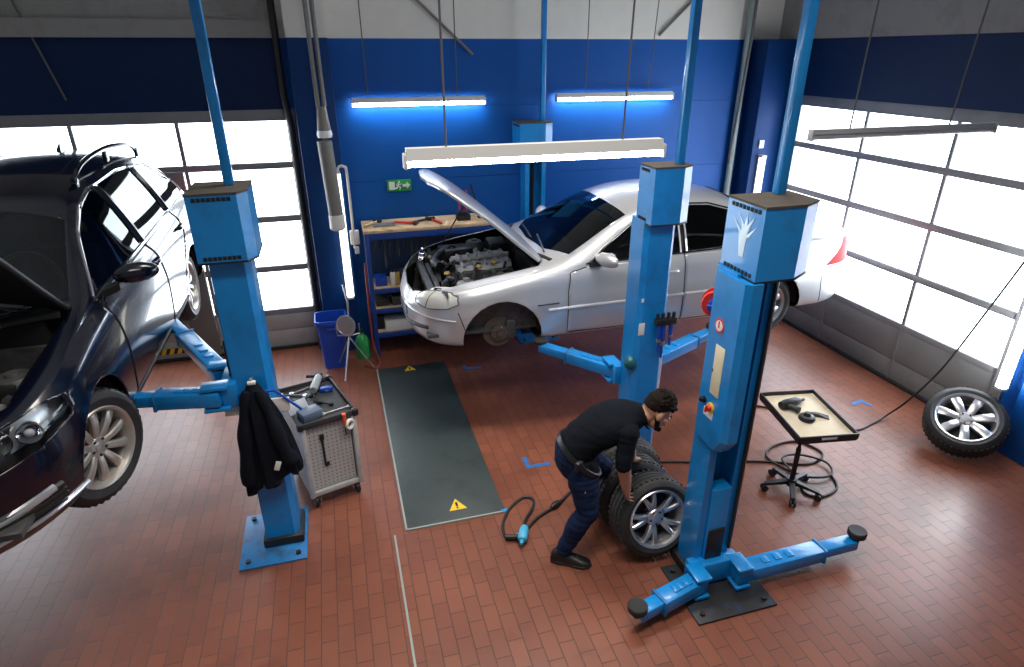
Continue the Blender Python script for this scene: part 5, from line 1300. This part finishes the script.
# ------------------------------------------------------------------ work jacket on the near left post
t = thing('work_jacket', 'dark navy work jacket hanging from hook on left post', 'jacket', (-.655, 3.83, 1.40))
rings = []; rnd = random.Random(5)
lv = [(-.02, .035, .03, 0, 0), (-.07, .055, .05, .0, 0), (-.15, .085, .065, .0, 0), (-.26, .11, .08, .01, 0), (-.40, .135, .085, .02, 0), (-.55, .16, .08, .025, 0), (-.66, .175, .075, .03, 0), (-.75, .18, .07, .03, 0)]
N = 64
for z, w, d, dx, _ in lv:
    r_ = []
    for k in range(N):
        a = 2 * pi * k / N; f_ = 1 + (.16 * sin(7 * a + 1.1) + .09 * sin(12 * a + z * 3)) * min(1, -z * 3.2)
        x = w * cos(a) * f_; y = d * sin(a) * f_
        zz = z + (.035 * sin(5 * a + .7) + .04 * cos(a) if z < -.7 else 0) - (.05 * (cos(a) < -.6) + .0 if z < -.7 else 0)
        r_.append((x + dx, min(y, .02) - .03 if y > 0 else y - .03, zz))
    rings.append(r_)
g = G(); g.loft([[tuple(p) for p in c] for c in zip(*[crom([V(r_[k]) for r_ in rings], 4) for k in range(N)])]); g.obj('jacket_body', 'jacket', t)
for s, x0 in ((-1, -.10), (1, .10)):
    g = G(); c = crom([(x0 * .35, -.07, -.05), (x0 * .8, -.09, -.25), (x0 * 1.15 + .01, -.09, -.5), (x0 * 1.45 + .015, -.07, -.74 if s < 0 else -.62)], 6)
    g.tube(c, [.026 + .006 * sin(k * .9) + .024 * min(1, k / 12) for k in range(len(c))], 12); g.obj('sleeve', 'jacket', t)
g = G(); g.box((.075, -.135, -.60), (.035, .006, .07), .002, rot=Matrix.Rotation(.35, 3, 'Y')); g.obj('white_tag', 'paper', t)
g = G(); g.box((0, -.045, -.005), (.05, .03, .02), .004); g.obj('hook_label', 'paper', t)
g = G(); g.tube([(0, .02, .0), (0, -.03, .0), (0, -.045, .025)], .007, 6); g.obj('hook', 'steel', t)
t = thing('paper_folder', 'white papers in blue folder sticking out behind the jacket', 'folder', (-.655, 3.835, 1.20))
g = G(); g.box((0, 0, -.01), (.40, .012, .10), .002, rot=Matrix.Rotation(.05, 3, 'Y')); g.obj('paper_stack', 'paper', t)
g = G(); g.tube([(-.21, -.005, .0), (-.12, -.012, .10), (.12, -.012, .10), (.27, -.01, -.07)], .010, 6); g.obj('folder_edge', 'blue_plastic', t)
t = thing('black_ring', 'black round cable coil hung on left post under jacket', 'cable coil', (-.645, 3.825, .62))
for k, (r_, y) in enumerate(((.062, -.012), (.056, -.026), (.05, -.038))):
    g = G(); g.tube([(r_ * cos(a), y, r_ * sin(a)) for a in [2 * pi * i / 28 for i in range(28)]], .010, 8, closed=True); g.obj('cable_loop', 'rubber', t)
g = G(); g.lathe([(0, 0), (.035, 0), (.03, .03), (0, .035)], 16, RX(pi / 2)); g.obj('hub', mat('brown_hub', (.16, .09, .05), .6), t)

# ------------------------------------------------------------------ work bench rack
t = thing('bench_rack', 'blue steel rack with wooden top and shelves against back wall', 'rack', (.95, 7.05, 0))
X0, X1, Y0, Y1 = -.68, .70, -.22, .24
g = G(); g.box((0, .01, 1.515), (X1 - X0 + .04, Y1 - Y0 + .04, .035), .006); g.obj('wooden_top', 'wood', t)
g = G(); g.box((0, Y0 - .005, 1.46), (X1 - X0, .03, .07), .004); g.box((0, Y1, 1.46), (X1 - X0, .03, .07), .004); g.obj('top_beam', 'rack_blue', t)
for x in (X0, X1):
    for y in (Y0, Y1):
        g = G(); g.box((x, y, .75), (.05, .05, 1.5), .006); g.obj('upright', 'rack_blue', t)
g = G(); g.box((0, Y1 + .01, .75), (X1 - X0, .012, 1.4)); g.obj('back_panel', mat('dark_blue_panel', (.006, .03, .09), .5), t)
shz = [.835, .59, .29]
for z in shz:
    g = G(); g.box((0, 0, z - .008), (X1 - X0 - .03, Y1 - Y0, .016)); g.box((0, Y0, z - .02), (X1 - X0, .025, .05), .004); o = g.obj('shelf', 'rack_blue', t)
    g = G(); g.box((0, 0.02, z + .003), (X1 - X0 - .06, Y1 - Y0 - .05, .006)); g.obj('shelf_board', 'wood', o)
def rk(x, y, z): return (.95 + x, 7.05 + y, z)
def carton(name, label, cat, loc, d, mt, a=0, lid=None):
    t = thing(name, label, cat, loc, a)
    g = G(); g.box((0, 0, d[2] / 2), d, .006); g.obj('box_body', mt, t)
    g = G(); g.box((0, 0, d[2] + .004), (d[0] * 1.02, d[1] * 1.02, .012), .003); g.obj('box_lid', lid or mt, t)
carton('storage_box', 'long white box on the lowest shelf of the blue rack', 'box', rk(-.36, -.06, .297), (.40, .22, .12), 'white')
carton('storage_box', 'dark box at left end of the rack lowest shelf', 'box', rk(-.61, .0, .297), (.08, .2, .15), 'black')
carton('storage_box', 'grey tool box on the middle shelf of the blue rack', 'box', rk(-.32, -.03, .597), (.28, .2, .11), 'engine', .1, 'steel_dark')
carton('storage_box', 'black tray of parts at left of the middle shelf', 'box', rk(-.57, -.02, .597), (.14, .22, .07), 'cart_dark', 0, 'engine')
carton('storage_box', 'small blue box at left of the top shelf in the rack', 'box', rk(-.56, -.03, .842), (.13, .18, .09), 'blue_plastic', .05)
carton('storage_box', 'black case behind the bumper on the rack top shelf', 'box', rk(-.22, .0, .842), (.22, .2, .12), 'black', -.05, 'engine')
carton('storage_box', 'pale carton lying on bench top under the exit sign', 'box', rk(-.47, -.05, 1.534), (.24, .10, .015), 'engine_light', .04)
for k, (x, c_, lb) in enumerate(((-.42, 'white', 'white spray can on the top shelf beside the blue box'), (-.37, 'brass', 'yellow spray can on the top shelf beside the white can'))):
    t = thing('spray_can', lb, 'spray can', rk(x, -.08, .842)); g = G(); g.lathe([(0, 0), (.03, 0), (.032, .005), (.032, .13), (.022, .15), (0, .15)], 18); g.obj('can_body', c_, t)
    g = G(); g.lathe([(0, .15), (.018, .15), (.018, .18), (0, .182)], 14); g.obj('cap', 'black', t)
def on_top(x, y): return rk(x, y, 1.534)
def hammer(x, y, a, lb, c_='red'):
    t = thing('hammer', lb, 'hammer', on_top(x, y), a, 'hand tools on the wooden bench top')
    g = G(); g.tube([(-.14, 0, .018), (.10, 0, .018)], .013, 8); g.obj('handle', c_, t); g = G(); g.box((.12, 0, .02), (.035, .10, .035), .008); g.obj('head', 'steel_dark', t)
hammer(-.22, -.05, -.5, 'red handled hammer lying on the wooden bench top'); hammer(-.05, .0, .5, 'dark handled hammer lying near the red bolt cutters', 'steel_dark')
hammer(.12, -.06, 1.9, 'short red hammer in the middle of the bench top', 'red')
hammer(-.60, .02, .9, 'wooden handled hammer at left end of bench top', 'wood')
t = thing('bolt_cutter', 'pair of tall red handles standing on the wooden bench', 'bolt cutter', on_top(.45, -.02))
for s in (-1, 1):
    g = G(); g.tube([(s * .03, 0, .08), (s * .042, 0, .16), (s * .045, 0, .34)], .012, 8); g.obj('handle', 'red', t)
g = G(); g.box((0, 0, .03), (.16, .12, .06), .01); g.box((0, 0, .075), (.09, .05, .05), .008); g.obj('base', 'black', t)
t = thing('black_stand', 'dark slanting rod leaning beside the red bolt cutters', 'rod', on_top(.60, .02)); g = G(); g.tube([(.06, 0, .012), (-.02, .08, .38)], .012, 8); g.obj('rod', 'black', t)
g = G(); g.cyl((.06, 0, 0), (.06, 0, .02), .03); g.obj('foot', 'black', t)
# tools hung under the top
for k in range(9):
    x = X0 + .12 + k * .075; L_ = .12 + .05 * ((k * 7) % 4)
    t = thing('hanging_tool', ['dark pliers hanging under the wooden bench top in a row', 'dark files hanging under the wooden bench top in a row'][k % 2], 'hand tool', rk(x, -.16, 1.425), 0, ['pliers hung under the bench', 'files hung under the bench'][k % 2])
    g = G()
    if k % 2 == 0:
        for s in (-1, 1): g.tube(crom([(0, 0, -.02), (s * .02, 0, -L_ * .5), (s * .014, 0, -L_)], 4), .007, 6)
        g.box((0, 0, -.01), (.03, .015, .05), .006)
    else: g.box((0, 0, -L_ * .4), (.02, .006, L_ * .8), .002); g.cyl((0, 0, -L_ * .8), (0, 0, -L_ * 1.3), .012, n=8)
    g.obj('tool_body', ['steel_dark', 'cart_dark'][k % 2], t)
t = thing('canister', 'green bottle standing on the floor left of blue rack', 'bottle', (.10, 6.86, 0))
g = G(); g.lathe([(0, 0), (.075, 0), (.08, .01), (.08, .22), (.06, .27), (.025, .30), (.025, .33), (0, .33)], 20); g.obj('bottle_body', 'green', t); g = G(); g.lathe([(0, .33), (.028, .33), (.028, .36), (0, .36)], 14); g.obj('cap', 'black', t)
g = G(); g.tube(crom([(.22, 6.72, 1.2), (.215, 6.70, .7), (.22, 6.68, .25), (.27, 6.60, .03), (.20, 6.52, .012), (.10, 6.60, .012)], 6), .012, 8); tag(g.obj('red_hose', mat('dark_red_hose', (.22, .03, .02), .5), None), 'dark red hose hanging down the left edge of rack', 'hose')

# ------------------------------------------------------------------ tray on a castor stand
t = thing('tray_stand', 'black five-castor stand carrying a tilted wood-lined tray', 'tray stand', (3.335, 3.355, 0))
for k in range(5):
    a = 2 * pi * k / 5 + .35; cx, cy = .215 * cos(a), .215 * sin(a)
    g = G(); g.loft([[(.02 * cos(a) - s * .022 * sin(a), .02 * sin(a) + s * .022 * cos(a), z) for s, z in ((-1, .075), (1, .075), (1, .11), (-1, .11))], [(cx - s * .016 * sin(a), cy + s * .016 * cos(a), z) for s, z in ((-1, .06), (1, .06), (1, .08), (-1, .08))]]); lg = g.obj('leg', 'black', t)
    g = G(); g.cyl((cx, cy, .03), (cx, cy, .07), .01)
    for s in (-1, 1): g.cyl((cx - s * .008 * sin(a), cy + s * .008 * cos(a), .028), (cx - s * .024 * sin(a), cy + s * .024 * cos(a), .028), .028, n=16)
    g.obj('castor', 'black', lg)
g = G(); g.cyl((0, 0, .07), (0, 0, .42), .020); g.cyl((0, 0, .4), (0, 0, .70), .013); g.lathe([(0, .06), (.045, .06), (.04, .12), (0, .12)], 16); g.obj('pole', 'black', t)
tm = T(0, 0, .71) @ RZ(radians(-9)) @ RX(radians(3))
g = G(); g.box((0, 0, .006), (.45, .60, .012), .003, mtx=tm); g.obj('tray_bottom', 'tray', t)
g = G()
for s in (-1, 1): g.box((s * .228, 0, .018), (.014, .62, .05), .004, mtx=tm); g.box((0, s * .303, .018), (.47, .014, .05), .004, mtx=tm)
g.box((0, 0, -.012), (.46, .61, .02), .004, mtx=tm)
g.obj('tray_rim', 'black', t)
g = G(); g.box((.0, -.312, .02), (.12, .003, .02), .001, mtx=tm); g.obj('rim_label', 'white', t)
def tray_pt(x, y): p_ = T(3.335, 3.355, 0) @ tm @ V((x, y, .012)); return (p_.x, p_.y, p_.z)
t = thing('power_drill', 'black power tool lying at the back left of the tray', 'power tool', tray_pt(-.07, .13), .15)
g = G(); g.tube([(-.10, 0, .035), (-.04, 0, .038), (.06, 0, .036), (.10, 0, .03)], [.03, .036, .034, .022], 14); g.obj('motor_housing', 'black', t)
g = G(); g.tube([(-.05, 0, .03), (-.03, -.07, .028), (-.02, -.11, .028)], [.026, .022, .028], 12); g.obj('grip', 'black', t)
g = G(); g.tube([(.10, 0, .03), (.15, 0, .03)], [.016, .01], 10); g.obj('chuck', 'steel_dark', t)
t = thing('sanding_disc', 'black round polishing pad lying in the middle of the tray', 'polishing pad', tray_pt(-.03, -.05), 0)
g = G(); g.lathe([(0, 0), (.058, 0), (.062, .012), (.055, .03), (.03, .036), (.02, .06), (0, .062)], 24); g.obj('pad_body', 'black', t)
g = G(); g.lathe([(.03, .037), (.045, .033), (.05, .031), (.03, .036)], 24); g.obj('pad_ring', 'engine', t)
t = thing('putty_knife', 'dark wedge shaped scraper lying beside the polishing pad', 'scraper', tray_pt(.08, -.02), -.6)
g = G(); g.loft([[(-.07, -.012, .0), (-.07, .012, 0), (-.07, .012, .022), (-.07, -.012, .022)], [(.0, -.016, 0), (.0, .016, 0), (.0, .016, .026), (0, -.016, .026)], [(.08, -.03, 0), (.08, .03, 0), (.08, .03, .004), (.08, -.03, .004)]]); g.obj('scraper_body', 'cart_dark', t)

# ------------------------------------------------------------------ hoses on the floor
def hose(label, pts, r=.010, closed=False, name='air_hose', mt='hose'):
    g = G(); g.tube(crom([(p[0], p[1], p[2] if len(p) > 2 else r) for p in pts], 6), r, 8); return tag(g.obj(name, mt, None), label, 'hose')
hose('black air hose from the middle post ending in loops below tray', [(2.30, 4.02), (2.55, 3.97), (2.82, 3.89), (3.21, 3.79), (3.42, 3.72), (3.72, 3.60), (3.95, 3.70), (3.86, 3.92), (3.60, 3.92), (3.44, 3.80), (3.48, 3.60), (3.58, 3.42, .03), (3.78, 3.40, .03), (3.86, 3.56, .032), (3.70, 3.72, .032), (3.52, 3.70, .032), (3.50, 3.45), (3.42, 3.28), (3.52, 3.20), (3.72, 3.26), (3.80, 3.42)])
hose('black cable running behind tray and rising across the glazed door', [(2.62, 3.60), (3.2, 4.35), (3.65, 4.52), (3.94, 4.55), (4.3, 4.1), (4.52, 3.93), (4.78, 3.98), (4.98, 4.02, .05), (5.08, 3.93, .25), (5.18, 3.78, .66), (5.24, 3.60, 1.3), (5.28, 3.47, 1.78), (5.34, 3.30, 2.4), (5.40, 3.1, 3.2)], .009)
hose('black air hose looping round the blue impact wrench on bricks', [(1.08, 3.50, .05), (1.13, 3.60, .03), (1.22, 3.72), (1.25, 3.82), (1.18, 3.86), (1.04, 3.76), (.94, 3.60), (.93, 3.46), (1.0, 3.43), (1.10, 3.50), (1.22, 3.60), (1.34, 3.66), (1.45, 3.72), (1.58, 3.82), (1.8, 3.95), (2.0, 4.02)], .012)
t = thing('impact_wrench', 'light blue air impact wrench lying on the brick floor', 'air tool', (1.06, 3.44, 0), radians(65))
g = G(); g.tube([(-.09, 0, .05), (-.07, 0, .05), (.02, 0, .05), (.05, 0, .05)], [.026, .038, .036, .026], 16); g.obj('motor_housing', 'tool_blue', t)
g = G(); g.tube([(-.04, 0, .045), (-.05, .07, .035), (-.055, .13, .03)], [.022, .018, .020], 12); g.obj('grip', 'black', t)
g = G(); g.tube([(-.09, 0, .05), (-.13, 0, .05)], [.015, .012], 10); g.box((-.02, .04, .03), (.02, .02, .03), .004); g.obj('anvil', 'tool_blue', t)
t = thing('hose_coupling', 'black hose coupling lying on bricks near the mechanic shoe', 'hose fitting', (1.40, 3.69, 0), radians(30))
g = G(); g.tube([(-.05, 0, .024), (-.02, 0, .026), (.02, 0, .026), (.05, 0, .024)], [.016, .026, .026, .016], 12); g.obj('coupling_body', 'black', t); g = G(); g.tube([(.05, 0, .024), (.09, 0, .02)], .012, 10); g.obj('nipple', 'steel_dark', t)
# ------------------------------------------------------------------ light and view
wd = bpy.data.worlds.new('world'); SC.world = wd; wd.use_nodes = True
bg = wd.node_tree.nodes['Background']; bg.inputs[0].default_value = (.80, .88, 1.0, 1); bg.inputs[1].default_value = .13
def area(name, loc, rot, sx, sy, e, col=(1, 1, 1)):
    l = bpy.data.lights.new(name, 'AREA'); l.shape = 'RECTANGLE'; l.size = sx; l.size_y = sy; l.energy = e; l.color = col
    l.spread = radians(105); o = bpy.data.objects.new(name, l); COL.objects.link(o); o.location = loc; o.rotation_euler = rot
area('hall_fill_near', (.8, 1.8, 5.2), (0, 0, 0), 3.4, .5, 50, (1, .93, .84))  # unseen fill light added above the view to brighten the floor
area('hall_fill_mid', (1.6, 4.4, 5.2), (0, 0, 0), 3.4, .5, 50, (1, .93, .84))  # second added fill, out of view and without a fitting
vs = SC.view_settings; vs.view_transform = 'Standard'; vs.look = 'None'; vs.gamma = 1; vs.use_curve_mapping = False; vs.exposure = .5
SC.cycles.use_denoising = True
SC.cycles.max_bounces = 8; SC.cycles.transparent_max_bounces = 12; SC.cycles.sample_clamp_indirect = 8
